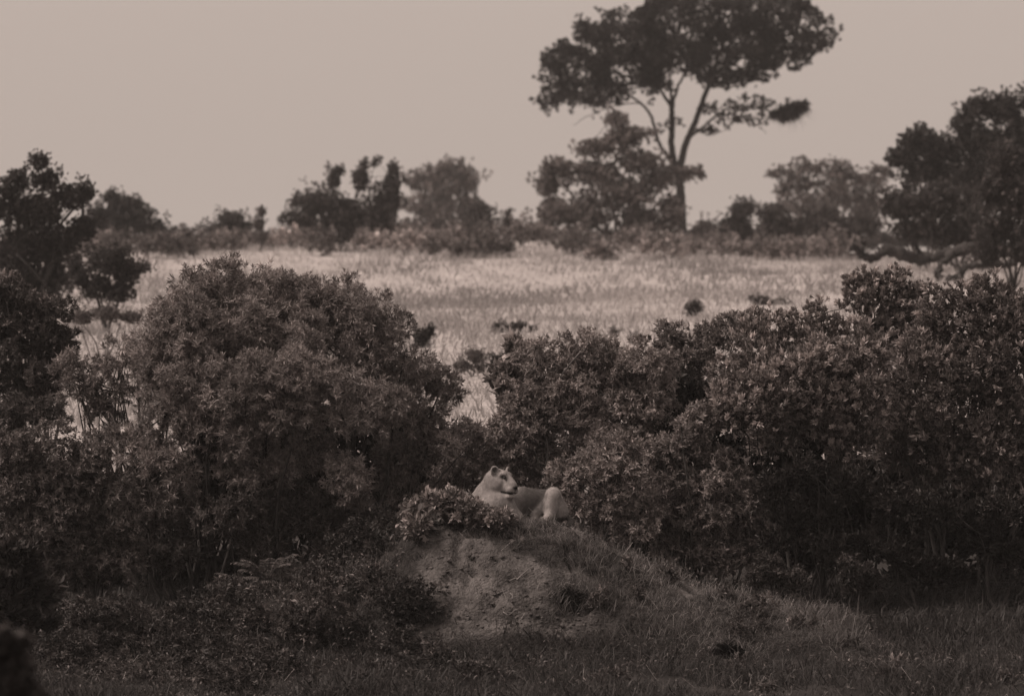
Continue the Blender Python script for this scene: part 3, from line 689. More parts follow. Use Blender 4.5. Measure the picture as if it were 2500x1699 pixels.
# ---- trees and bushes along the crest
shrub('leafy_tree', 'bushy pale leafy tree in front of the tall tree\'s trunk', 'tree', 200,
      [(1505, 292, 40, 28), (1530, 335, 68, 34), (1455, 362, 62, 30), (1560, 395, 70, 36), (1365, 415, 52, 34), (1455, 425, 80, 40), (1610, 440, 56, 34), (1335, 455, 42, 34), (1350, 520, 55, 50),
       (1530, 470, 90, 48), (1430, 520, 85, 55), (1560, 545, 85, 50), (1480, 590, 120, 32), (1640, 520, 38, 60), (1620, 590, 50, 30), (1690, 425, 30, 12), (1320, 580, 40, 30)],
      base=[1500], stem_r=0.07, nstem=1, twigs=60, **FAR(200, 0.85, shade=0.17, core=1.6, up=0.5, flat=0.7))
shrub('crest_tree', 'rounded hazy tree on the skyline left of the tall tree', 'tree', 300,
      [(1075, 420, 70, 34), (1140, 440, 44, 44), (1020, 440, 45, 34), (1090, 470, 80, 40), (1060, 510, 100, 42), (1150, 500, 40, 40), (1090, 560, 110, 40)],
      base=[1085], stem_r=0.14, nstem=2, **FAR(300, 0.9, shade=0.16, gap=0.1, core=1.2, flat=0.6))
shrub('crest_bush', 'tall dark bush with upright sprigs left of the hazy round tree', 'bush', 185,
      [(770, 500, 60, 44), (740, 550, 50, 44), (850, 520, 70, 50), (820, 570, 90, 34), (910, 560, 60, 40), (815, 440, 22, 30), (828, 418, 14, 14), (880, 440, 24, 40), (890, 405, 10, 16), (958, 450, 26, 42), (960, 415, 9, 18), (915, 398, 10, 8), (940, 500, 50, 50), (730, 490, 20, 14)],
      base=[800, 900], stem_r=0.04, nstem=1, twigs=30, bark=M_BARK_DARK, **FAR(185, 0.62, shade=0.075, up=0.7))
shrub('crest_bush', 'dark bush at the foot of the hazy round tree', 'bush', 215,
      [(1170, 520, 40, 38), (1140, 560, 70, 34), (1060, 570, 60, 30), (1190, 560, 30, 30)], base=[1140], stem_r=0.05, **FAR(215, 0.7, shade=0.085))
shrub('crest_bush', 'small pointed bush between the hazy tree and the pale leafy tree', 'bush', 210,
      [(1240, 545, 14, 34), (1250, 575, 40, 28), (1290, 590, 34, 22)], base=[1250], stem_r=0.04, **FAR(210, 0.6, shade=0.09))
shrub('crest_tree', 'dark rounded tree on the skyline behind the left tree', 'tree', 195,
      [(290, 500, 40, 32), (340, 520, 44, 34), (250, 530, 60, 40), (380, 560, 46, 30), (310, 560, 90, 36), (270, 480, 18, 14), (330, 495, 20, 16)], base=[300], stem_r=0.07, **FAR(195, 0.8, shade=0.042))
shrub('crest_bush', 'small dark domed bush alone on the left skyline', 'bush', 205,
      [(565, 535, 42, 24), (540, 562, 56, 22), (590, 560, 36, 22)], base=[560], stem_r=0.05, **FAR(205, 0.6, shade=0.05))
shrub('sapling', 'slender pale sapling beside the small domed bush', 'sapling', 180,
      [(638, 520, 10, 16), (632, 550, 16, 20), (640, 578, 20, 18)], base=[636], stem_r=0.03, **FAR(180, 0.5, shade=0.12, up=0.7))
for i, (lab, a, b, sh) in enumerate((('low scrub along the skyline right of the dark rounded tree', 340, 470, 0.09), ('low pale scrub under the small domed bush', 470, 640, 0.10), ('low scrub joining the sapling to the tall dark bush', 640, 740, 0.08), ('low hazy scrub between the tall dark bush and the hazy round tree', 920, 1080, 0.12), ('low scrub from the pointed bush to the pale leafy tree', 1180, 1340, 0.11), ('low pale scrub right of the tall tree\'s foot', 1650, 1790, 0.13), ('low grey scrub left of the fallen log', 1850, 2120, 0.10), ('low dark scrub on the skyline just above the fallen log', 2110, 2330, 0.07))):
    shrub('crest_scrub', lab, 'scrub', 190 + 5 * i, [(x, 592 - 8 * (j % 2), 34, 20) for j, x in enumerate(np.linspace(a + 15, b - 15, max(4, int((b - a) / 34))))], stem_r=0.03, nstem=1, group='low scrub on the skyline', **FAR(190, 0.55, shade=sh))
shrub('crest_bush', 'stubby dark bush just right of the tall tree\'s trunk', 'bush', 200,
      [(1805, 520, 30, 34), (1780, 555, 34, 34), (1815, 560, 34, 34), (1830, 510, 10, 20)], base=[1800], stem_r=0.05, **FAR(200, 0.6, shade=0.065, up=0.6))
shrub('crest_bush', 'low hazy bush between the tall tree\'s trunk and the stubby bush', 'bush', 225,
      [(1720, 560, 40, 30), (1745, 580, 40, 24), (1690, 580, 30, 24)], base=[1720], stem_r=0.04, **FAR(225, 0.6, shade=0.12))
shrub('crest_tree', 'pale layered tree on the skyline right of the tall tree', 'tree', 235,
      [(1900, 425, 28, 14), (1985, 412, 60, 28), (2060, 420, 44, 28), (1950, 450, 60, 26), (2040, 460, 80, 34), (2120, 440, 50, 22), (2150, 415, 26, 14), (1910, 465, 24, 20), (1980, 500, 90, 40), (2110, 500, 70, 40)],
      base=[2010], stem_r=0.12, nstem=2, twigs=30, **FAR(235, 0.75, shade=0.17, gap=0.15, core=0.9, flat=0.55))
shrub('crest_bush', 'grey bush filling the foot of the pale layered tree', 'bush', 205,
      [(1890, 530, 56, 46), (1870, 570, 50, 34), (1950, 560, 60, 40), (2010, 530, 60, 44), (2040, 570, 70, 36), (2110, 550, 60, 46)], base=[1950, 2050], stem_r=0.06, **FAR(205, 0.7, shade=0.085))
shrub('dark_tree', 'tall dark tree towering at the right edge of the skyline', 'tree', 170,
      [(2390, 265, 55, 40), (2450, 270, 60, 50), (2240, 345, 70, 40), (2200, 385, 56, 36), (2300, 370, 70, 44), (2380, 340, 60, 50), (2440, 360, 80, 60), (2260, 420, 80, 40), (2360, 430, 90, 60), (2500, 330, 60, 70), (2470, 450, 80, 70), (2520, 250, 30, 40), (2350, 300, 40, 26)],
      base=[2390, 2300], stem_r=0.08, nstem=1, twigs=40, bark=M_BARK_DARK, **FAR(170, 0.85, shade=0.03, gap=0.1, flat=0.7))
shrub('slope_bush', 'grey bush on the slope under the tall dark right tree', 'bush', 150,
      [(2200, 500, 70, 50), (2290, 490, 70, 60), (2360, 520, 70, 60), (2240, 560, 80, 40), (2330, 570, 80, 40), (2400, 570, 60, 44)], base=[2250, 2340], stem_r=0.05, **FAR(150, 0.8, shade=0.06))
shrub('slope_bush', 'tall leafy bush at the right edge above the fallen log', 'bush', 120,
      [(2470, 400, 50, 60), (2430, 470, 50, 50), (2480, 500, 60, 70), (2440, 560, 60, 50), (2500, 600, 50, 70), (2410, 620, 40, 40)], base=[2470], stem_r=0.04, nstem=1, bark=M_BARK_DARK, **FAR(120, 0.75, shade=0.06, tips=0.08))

# ---- the left side, middle distance
shrub('dark_tree', 'dark tree with a tall pointed top at the left edge', 'tree', 118,
      [(95, 395, 34, 26), (110, 440, 46, 36), (40, 440, 44, 34), (20, 500, 60, 60), (90, 520, 80, 60), (175, 480, 66, 44), (215, 470, 24, 20), (140, 600, 80, 70), (40, 620, 80, 80), (110, 690, 80, 56), (200, 560, 50, 40), (30, 720, 70, 60)],
      base=[90], stem_r=0.07, nstem=1, twigs=50, bark=M_BARK_DARK, **FAR(118, 0.72, shade=0.05, up=0.5, spread=0.8, dens=1.25))
shrub('dark_bush', 'dark shaggy bush with a see-through gap beside the left tree', 'bush', 112,
      [(265, 640, 60, 40), (310, 665, 46, 50), (230, 700, 56, 40), (290, 715, 60, 30), (345, 655, 26, 14), (185, 660, 24, 50)], base=[260], stem_r=0.04, nstem=1, twigs=20, bark=M_BARK_DARK, **FAR(112, 0.6, shade=0.045, spread=0.9))
shrub('scrub_patch', 'pale low scrub in the field below the dark shaggy bush', 'scrub', 92,
      [(200, 775, 40, 24), (260, 765, 50, 24), (320, 775, 40, 20)], base=[250], stem_r=0.02, nstem=2, **FAR(92, 0.45, shade=0.13, dens=0.8))
shrub('left_bush', 'dense dark bush with pale sprigs at the left edge', 'bush', 68,
      [(40, 780, 90, 80), (120, 800, 60, 60), (140, 860, 50, 70), (60, 880, 110, 80), (20, 950, 80, 70), (110, 940, 60, 50), (20, 720, 50, 44)],
      base=[50], nstem=3, twigs=30, **dict(FINE, shade=0.075, W=(0.011, 0.017), tips=0.06, tip_gain=2.4))
shrub('left_bush', 'flat dark bush just below the dense left-edge bush', 'bush', 66,
      [(40, 1010, 80, 36), (110, 1015, 52, 34), (20, 1040, 60, 40)], base=[50], nstem=2, twigs=12, **dict(FINE, shade=0.08))

# ---- the big round fine-leaved bush
willow = shrub('willow_bush', 'huge domed fine-leaved bush left of the lioness', 'bush', 60.5,
      [(640, 800, 210, 130, 0.75, 0.8), (830, 880, 200, 150, 0.8, 0.7), (530, 910, 190, 140, 0.6, 0.8), (600, 700, 120, 66, 0.6), (470, 740, 110, 80, 0.3), (720, 720, 110, 70, 0.5), (860, 760, 95, 78, 0.3), (400, 830, 90, 80, 0.0), (560, 810, 130, 80, -0.3), (700, 850, 110, 80, -0.2), (930, 850, 90, 80, 0.1),
       (985, 920, 76, 78, 0.2), (470, 920, 110, 80, -0.5), (620, 950, 120, 80, -0.8), (770, 920, 120, 70, -1.0), (760, 1010, 110, 66, -1.0), (900, 1010, 100, 70, -0.3), (1020, 1000, 80, 84, 0.3),
       (1070, 1090, 70, 60, 0.3), (980, 1090, 90, 60, 0.4), (560, 1060, 110, 70, -0.7), (420, 1040, 90, 66, -0.4), (870, 1160, 70, 66, -0.9), (620, 1150, 100, 56, -0.6), (450, 1150, 90, 60, -0.5), (980, 1180, 80, 60, 0.3), (740, 1120, 70, 50, 0.0), (350, 1080, 70, 56, -0.2), (660, 740, 90, 60, 0.1), (530, 700, 80, 56, 0.3), (1080, 960, 50, 50, 0.3)],
      base=[560, 480, 680, 840, 620], stem_r=0.035, nstem=1, twigs=120, bark=M_BARK_DARK, **dict(FINE, shade=0.225, sprig=0.08, core=0.45, dens=1.3))
shrub('willow_bush', 'open fine-leaved bush with bare forked stems at the huge bush\'s left side', 'bush', 61.5,
      [(290, 880, 80, 56, 0.0), (210, 900, 60, 46), (190, 960, 50, 40), (290, 960, 70, 40), (390, 980, 46, 50), (240, 1010, 36, 20), (330, 860, 40, 40), (170, 920, 40, 36), (300, 1060, 50, 30)],
      base=[370, 390], stem_r=0.026, nstem=3, twigs=60, bark=M_BARK_DARK, **dict(FINE, shade=0.2, ros=56, dens=1.5, core=0.25))
shrub('understory_bush', 'dark thin shrub below the huge domed bush', 'bush', 60.0,
      [(400, 1260, 100, 60), (560, 1260, 90, 70), (700, 1240, 90, 60), (830, 1260, 80, 70), (300, 1200, 70, 60), (930, 1270, 60, 50), (640, 1330, 110, 50), (420, 1350, 90, 50), (800, 1340, 70, 50)],
      base=[450, 640, 820], nstem=3, twigs=60, bark=M_BARK_DARK, **dict(FINE, shade=0.10, ros=44, dens=1.5))
shrub('left_bush', 'broad mid-toned bush on the left in front of the forked stems', 'bush', 59.0,
      [(70, 1110, 110, 70), (200, 1130, 90, 66), (60, 1200, 120, 80), (230, 1210, 90, 70), (130, 1290, 120, 80), (40, 1300, 90, 80), (280, 1290, 80, 60), (200, 1370, 90, 56), (90, 1400, 100, 60), (300, 1370, 60, 50)],
      base=[120, 230], nstem=3, twigs=50, bark=M_BARK_DARK, **dict(MIDF, shade=0.13))
shrub('corner_shrub', 'dark large-leaved shrub in the lower left corner', 'bush', 55.5,
      [(30, 1400, 60, 60), (70, 1450, 46, 40), (20, 1490, 60, 60), (70, 1530, 40, 36)], base=[40], nstem=2, twigs=10, bark=M_BARK_DARK, **dict(BROAD, shade=0.05, L=(0.10, 0.15), W=(0.04, 0.06)))
shrub('blurred_shrub', 'out of focus leafy sprig poking into the bottom left corner', 'bush', 22.0,
      [(10, 1590, 30, 34), (36, 1640, 34, 40), (15, 1690, 50, 40), (60, 1720, 50, 30), (20, 1780, 60, 60)], base=[20], stem_r=0.008, nstem=2, **dict(BROAD, sub_r=(0.03, 0.06), ros=12, k=9, L=(0.03, 0.05), W=(0.016, 0.024), shade=0.06, ros_r=0.005))

# ---- the right side
shrub('fine_bush', 'wide fine-leaved bush rising directly behind the lioness', 'bush', 62.0,
      [(1330, 900, 80, 60), (1420, 870, 80, 50), (1500, 900, 90, 70), (1285, 965, 64, 52), (1380, 960, 100, 70), (1215, 1060, 56, 46), (1300, 1040, 100, 66), (1450, 1010, 100, 80), (1560, 980, 80, 80), (1230, 1110, 80, 70), (1340, 1120, 90, 66), (1460, 1110, 90, 80), (1150, 1090, 50, 60), (1120, 1150, 60, 50), (1240, 1190, 100, 50), (1580, 900, 70, 60), (1500, 1080, 80, 60), (1180, 1130, 60, 50)],
      base=[1350, 1480], nstem=2, twigs=60, **dict(MIDF, shade=0.27))
shrub('fine_bush', 'small fine-leaved bush close behind the lioness\'s raised knee', 'bush', 59.9,
      [(1390, 1180, 46, 60), (1470, 1160, 60, 66), (1530, 1120, 56, 60), (1480, 1230, 70, 50), (1560, 1210, 60, 60), (1400, 1250, 50, 40), (1540, 1290, 70, 46)],
      base=[1480], nstem=2, twigs=30, **dict(MIDF, shade=0.25))
shrub('fine_bush', 'rounded fine-leaved bush left of the pale-tipped tree', 'bush', 63.5,
      [(1650, 840, 60, 50), (1720, 850, 60, 50), (1690, 900, 80, 60), (1770, 820, 60, 40), (1640, 930, 70, 60), (1810, 790, 50, 30), (1690, 985, 80, 60)],
      base=[1690], nstem=2, twigs=20, **dict(MIDF, shade=0.18))
shrub('pale_tip_tree', 'leafy tree with pale upright leaf tips, right of centre', 'tree', 60.8,
      [(1900, 830, 90, 60, 0.2), (2020, 810, 80, 56, 0.3), (1960, 900, 110, 70, -0.2), (1820, 920, 90, 70, -0.2), (2060, 900, 90, 70), (1880, 990, 120, 70, -0.4), (1790, 1000, 70, 66, -0.4), (2010, 1000, 100, 70, -0.2), (2100, 980, 80, 70), (2070, 1070, 90, 60), (1880, 1070, 90, 50, 0.2), (2120, 860, 60, 60)],
      base=[1940, 1990], stem_r=0.024, nstem=1, twigs=60, bark=M_BARK_DARK, **dict(BROAD, shade=0.22, tips=0.24, tip_gain=2.7))
shrub('pale_tip_bush', 'loose bush with pale tips in front of the fallen log', 'bush', 68.0,
      [(2165, 690, 60, 30), (2110, 705, 50, 34), (2230, 715, 46, 36), (2150, 740, 80, 44), (2080, 720, 30, 40), (2210, 770, 60, 40), (2130, 800, 60, 40), (2190, 840, 80, 50), (2250, 810, 60, 50), (2110, 850, 60, 44)],
      base=[2180], nstem=3, twigs=40, **dict(BROAD, shade=0.17, tips=0.22, tip_gain=2.4, ros=26, W=(0.02, 0.03)))
shrub('right_bush', 'tall dense bush filling the right edge', 'bush', 61.5,
      [(2350, 760, 90, 60), (2450, 740, 80, 60), (2280, 830, 80, 60), (2400, 850, 110, 80), (2490, 850, 80, 80), (2250, 920, 90, 70), (2370, 950, 110, 80), (2480, 960, 90, 90), (2220, 1020, 90, 80), (2330, 1060, 110, 80), (2450, 1080, 100, 80), (2200, 1110, 80, 66), (2320, 1160, 100, 60), (2460, 1180, 100, 80)],
      base=[2300, 2420], stem_r=0.03, nstem=1, twigs=70, bark=M_BARK_DARK, **dict(BROAD, shade=0.17, tips=0.12, tip_gain=2.6))
shrub('understory_bush', 'dark straggly thicket under the right-edge bush', 'bush', 59.9,
      [(2080, 1180, 80, 60), (2180, 1230, 80, 56), (2300, 1250, 90, 50), (2420, 1260, 90, 56), (2110, 1330, 60, 40), (2480, 1360, 70, 60), (2020, 1250, 50, 60), (2390, 1330, 60, 40), (1960, 1150, 60, 60), (1900, 1200, 60, 60), (1950, 1290, 60, 60), (1890, 1330, 50, 50), (2200, 1360, 70, 60), (2300, 1400, 70, 50), (2040, 1360, 60, 60)],
      base=[2000, 2100, 2250, 2420], nstem=1, twigs=60, bark=M_BARK_DARK, **dict(BROAD, shade=0.036, ros=20, dens=1.4))
shrub('fine_bush', 'low fine-leaved bush on the mound\'s far side between knee and pale-tipped tree', 'bush', 60.3,
      [(1640, 1110, 60, 50), (1700, 1060, 60, 60), (1640, 1190, 80, 60), (1730, 1170, 80, 66), (1620, 1270, 80, 50), (1720, 1270, 90, 56), (1800, 1240, 60, 60), (1760, 1350, 80, 50), (1660, 1350, 60, 40), (1850, 1330, 50, 50)],
      base=[1700, 1780], nstem=2, twigs=40, bark=M_BARK_DARK, **dict(MIDF, shade=0.2))
for lab, lob, sh in (('thin shrub at the edge of the mound\'s right slope', [(1880, 1400, 40, 36), (1930, 1420, 36, 30), (1840, 1420, 30, 26)], 0.07),
                     ('reddish small shrub under the dark right thicket', [(2080, 1400, 40, 36), (2110, 1430, 36, 26)], 0.05)):
    shrub('small_shrub', lab, 'shrub', 59.2, lob, nstem=2, twigs=8, stem_r=0.012, group='small shrubs at the thicket\'s edge', **dict(MIDF, shade=sh, ros=14, sub_r=(0.08, 0.16)))

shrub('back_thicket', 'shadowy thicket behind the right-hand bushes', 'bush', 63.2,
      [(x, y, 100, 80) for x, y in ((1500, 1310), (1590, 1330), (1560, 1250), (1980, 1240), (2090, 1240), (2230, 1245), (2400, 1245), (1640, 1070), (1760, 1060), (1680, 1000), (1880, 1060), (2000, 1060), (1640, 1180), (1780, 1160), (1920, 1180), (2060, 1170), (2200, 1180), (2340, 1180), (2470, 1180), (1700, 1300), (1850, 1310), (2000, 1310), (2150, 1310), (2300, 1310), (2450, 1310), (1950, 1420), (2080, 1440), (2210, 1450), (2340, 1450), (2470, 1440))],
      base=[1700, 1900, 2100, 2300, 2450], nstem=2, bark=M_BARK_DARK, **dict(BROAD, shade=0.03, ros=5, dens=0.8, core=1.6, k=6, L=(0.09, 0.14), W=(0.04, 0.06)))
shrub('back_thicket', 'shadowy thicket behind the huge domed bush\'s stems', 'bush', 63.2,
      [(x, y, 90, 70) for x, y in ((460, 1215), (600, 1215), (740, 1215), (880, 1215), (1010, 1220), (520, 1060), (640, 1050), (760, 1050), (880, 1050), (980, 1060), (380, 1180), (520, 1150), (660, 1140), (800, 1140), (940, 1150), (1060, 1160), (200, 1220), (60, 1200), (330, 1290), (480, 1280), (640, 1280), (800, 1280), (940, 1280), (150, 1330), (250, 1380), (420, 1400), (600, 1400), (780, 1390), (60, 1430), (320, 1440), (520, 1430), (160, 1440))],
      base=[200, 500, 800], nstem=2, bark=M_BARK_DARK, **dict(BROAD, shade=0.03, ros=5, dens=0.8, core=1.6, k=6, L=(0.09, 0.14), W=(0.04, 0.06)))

# ---- shrubs in the field
def field_shrub(name, label, cat, base_py, lobes, sh, s=0.45, **kw):
    D = field_d(base_py); shrub(name, label, cat, D, lobes, stem_r=0.015, nstem=2, group='shrubs scattered in the dry field', **FAR(D, s, **dict(dict(shade=sh, up=0.6), **kw)))
field_shrub('field_shrub', 'long low dark shrub in the middle of the field', 'shrub', 822, [(1215, 804, 28, 16), (1250, 810, 30, 16), (1290, 806, 28, 16), (1265, 798, 20, 12)], 0.07, sprig=0.2)
field_shrub('field_shrub', 'small round dark shrub alone on the right of the field', 'shrub', 778, [(1697, 754, 22, 20), (1688, 768, 18, 14), (1700, 774, 16, 10)], 0.055, 0.32, sprig=0.2)
field_shrub('field_shrub', 'grey shrub in the field just above the fine-leaved bushes', 'shrub', 762, [(1860, 735, 28, 16), (1900, 742, 28, 16)], 0.085)
field_shrub('field_shrub', 'dark shrub peeping out right of the huge domed bush', 'shrub', 862, [(1030, 825, 30, 24), (1050, 810, 14, 16), (1015, 850, 30, 16)], 0.055)
field_shrub('field_shrub', 'dark wind-swept shrub right above the pale sapling', 'shrub', 925, [(1290, 870, 28, 26), (1315, 840, 18, 14), (1270, 895, 30, 20), (1215, 880, 24, 18), (1320, 890, 22, 16), (1290, 915, 34, 20), (1225, 905, 26, 18)], 0.06, up=0.9, sprig=0.25)
field_shrub('field_shrub', 'pale wispy shrub left of the pale sapling', 'shrub', 925, [(1160, 870, 30, 20), (1130, 895, 34, 16), (1180, 900, 28, 14)], 0.14)
field_shrub('field_shrub', 'spreading grey shrub at the field\'s upper edge below the tall dark bush', 'shrub', 640, [(830, 615, 34, 12), (880, 620, 34, 10), (800, 600, 14, 8)], 0.12, 0.38)
field_shrub('field_shrub', 'low dark patch of shrub below the hazy round tree', 'shrub', 645, [(1140, 624, 26, 10), (1175, 622, 26, 13), (1190, 616, 14, 10)], 0.075, 0.35)
field_shrub('field_shrub', 'tiny shrub peeping over the fine-leaved bush behind the lioness', 'shrub', 850, [(1548, 828, 12, 14), (1555, 842, 14, 8)], 0.08, 0.3)
field_shrub('field_shrub', 'faint small shrub left of the tiny peeping shrub', 'shrub', 838, [(1500, 812, 14, 12), (1460, 822, 8, 8)], 0.14, 0.3)
field_shrub('field_shrub', 'small shrub at the foot of the pale leafy tree', 'shrub', 642, [(1665, 615, 18, 12), (1650, 622, 12, 8)], 0.09, 0.35)
shrub('sapling', 'pale broad-leaved sapling standing in the gap between the bushes', 'sapling', 64.0,
      [(1262, 855, 12, 20), (1250, 890, 22, 24), (1235, 925, 30, 26), (1265, 940, 26, 24), (1250, 980, 24, 24)], base=[1250], nstem=1, stem_r=0.012, twigs=16, **dict(BROAD, sub_r=(0.06, 0.12), ros=7, k=9, L=(0.07, 0.11), W=(0.03, 0.042), shade=0.15, tips=0.25))

# ---- the fallen log
def fallen_log():
    D = 136.0; q = lambda x, y, dy=0.0: P(x, y, D) + np.array((0, dy, 0)); T = Batch()
    base = np.array((q(2300, 0)[0], D, float(base_z(q(2300, 0)[0], D))))
    root = thing('fallen_log', 'thick dark fallen tree trunk with forked limbs on the right slope', 'log', base)
    def limb(n, pts, rad):
        Bt = Batch(); p = smooth_path(pts, 6); r = np.interp(np.linspace(0, 1, len(p)), np.linspace(0, 1, len(rad)), rad) * 0.66 * (1 + rng.normal(0, 0.16, len(p)))
        add_tube(Bt, p + rng.normal(0, 0.02, p.shape), r, 12); v = Bt.V[0]; Bt.V[0] = v + rng.normal(0, 0.022, v.shape); Bt.build(n, M_LOG, root, True, loc=base)
    limb('trunk', [q(2560, 640, 1.5), q(2480, 617, 1), q(2430, 604, 0.5), q(2370, 608), q(2310, 622), q(2250, 632), q(2200, 622, -0.3), q(2150, 612, -0.5)], (0.26, 0.24, 0.24, 0.22, 0.20, 0.18, 0.2, 0.16))
    limb('branch', [q(2158, 614, -0.5), q(2130, 630, -0.6), q(2108, 632, -0.7), q(2095, 618, -0.7), q(2086, 606, -0.8), q(2072, 610, -0.9)], (0.16, 0.13, 0.13, 0.09, 0.08, 0.06))
    limb('branch', [q(2330, 618), q(2300, 640, -0.4), q(2284, 668, -0.6), q(2290, 690, -0.6)], (0.14, 0.12, 0.1, 0.08))
    limb('branch', [q(2480, 640, 0.5), q(2400, 650, -0.4), q(2350, 655, -0.7), q(2335, 676, -0.8), q(2310, 684, -0.8), q(2288, 676, -0.8)], (0.13, 0.12, 0.12, 0.1, 0.09, 0.06))
    limb('branch', [q(2250, 630), q(2238, 606, -0.2), q(2225, 592, -0.3)], (0.07, 0.05, 0.02)); limb('branch', [q(2390, 606), q(2380, 585, -0.2), q(2372, 578, -0.3)], (0.08, 0.06, 0.02)); limb('branch', [q(2100, 622, -0.7), q(2104, 600, -0.8), q(2098, 590, -0.8)], (0.06, 0.04, 0.015))
    limb('branch', [q(2345, 660, -0.7), q(2342, 690, -0.8), q(2338, 716, -0.8)], (0.1, 0.08, 0.07))
fallen_log()

# ------------------------------------------------------------------ grass
def scatter(n, x0, x1, y0, y1):
    return np.stack([rng.uniform(x0, x1, n), rng.uniform(y0, y1, n)], 1)

def tuft_templates(k, rad, h, w, lean, var=0.34):
    out = []
    for _ in range(4):
        B = Batch(); p = np.concatenate([rng.normal(0, rad, (k, 2)), np.zeros((k, 1))], 1)
        add_blades(B, p, h * rng.uniform(0.5, 1.2, k), rng.uniform(*lean, k), w * rng.uniform(0.6, 1.4, k), np.exp(rng.normal(-0.06, var, k)), 0.45)
        out.append((np.concatenate(B.V), np.concatenate(B.Q), np.concatenate(B.T), np.concatenate(B.S)))
    return out

def upright(n, tilt):
    d = rng.normal(0, tilt, (n, 3)); d[:, 2] = 1; return nrm(d)

def field_grass():
    n = 14500; y = 68 + (234 - 68) * rng.random(n) ** 1.1; half = 0.098 * y + 1.5; x = rng.uniform(-1, 1, n) * half; z = base_z(x, y)
    tone = 0.315 * (1 + 0.6 * fbm(np.stack([x * 0.35, y * 0.05, 0 * x], -1), 4)) * np.exp(rng.normal(0, 0.07, n))
    scl = (1 + 0.5 * fbm(np.stack([x * 0.4, y * 0.1, 0 * x + 9], -1), 2)) * rng.uniform(0.7, 1.2, n)
    S = Sprays(); S.add(np.stack([x, y, z - 0.02], 1), upright(n, 0.1), scl, np.clip(tone, 0.15, 0.7))
    o = S.real('field_grass', tuft_templates(8, 0.34, 0.26, 0.026, (0.2, 1.5), 0.10), M_DRY); tag(o, 'pale dry grass covering the sloping field', None, kind='stuff')
field_grass()

def crest_undergrowth():
    st = dict(k=14, L=(0.10, 0.2), W=(0.03, 0.06), spread=1.0); U = new_sprays(st)
    for _ in range(120):
        y = rng.uniform(168, 222); x = rng.uniform(-0.095, 0.095) * y; rr = rng.uniform(0.15, 0.5); z = float(base_z(x, y))
        if x / y * F > 780: continue
        foliage(U, [(x, y, z + 0.25 + 0.3 * rr, rr * rng.uniform(1.2, 2.4), rr, rr * rng.uniform(0.5, 0.8))], sub_r=(0.15, 0.3), dens=0.9, ros=5, up=0.5, core=0.4, sprig=0.5, ros_r=0.1, shade=0.16 * math.exp(rng.normal(0, 0.35)), **st)
    o = U.build('crest_undergrowth', U.style[1], M_FOLIAGE); tag(o, 'soft low growth where the dry field meets the skyline', None, kind='stuff')
crest_undergrowth()

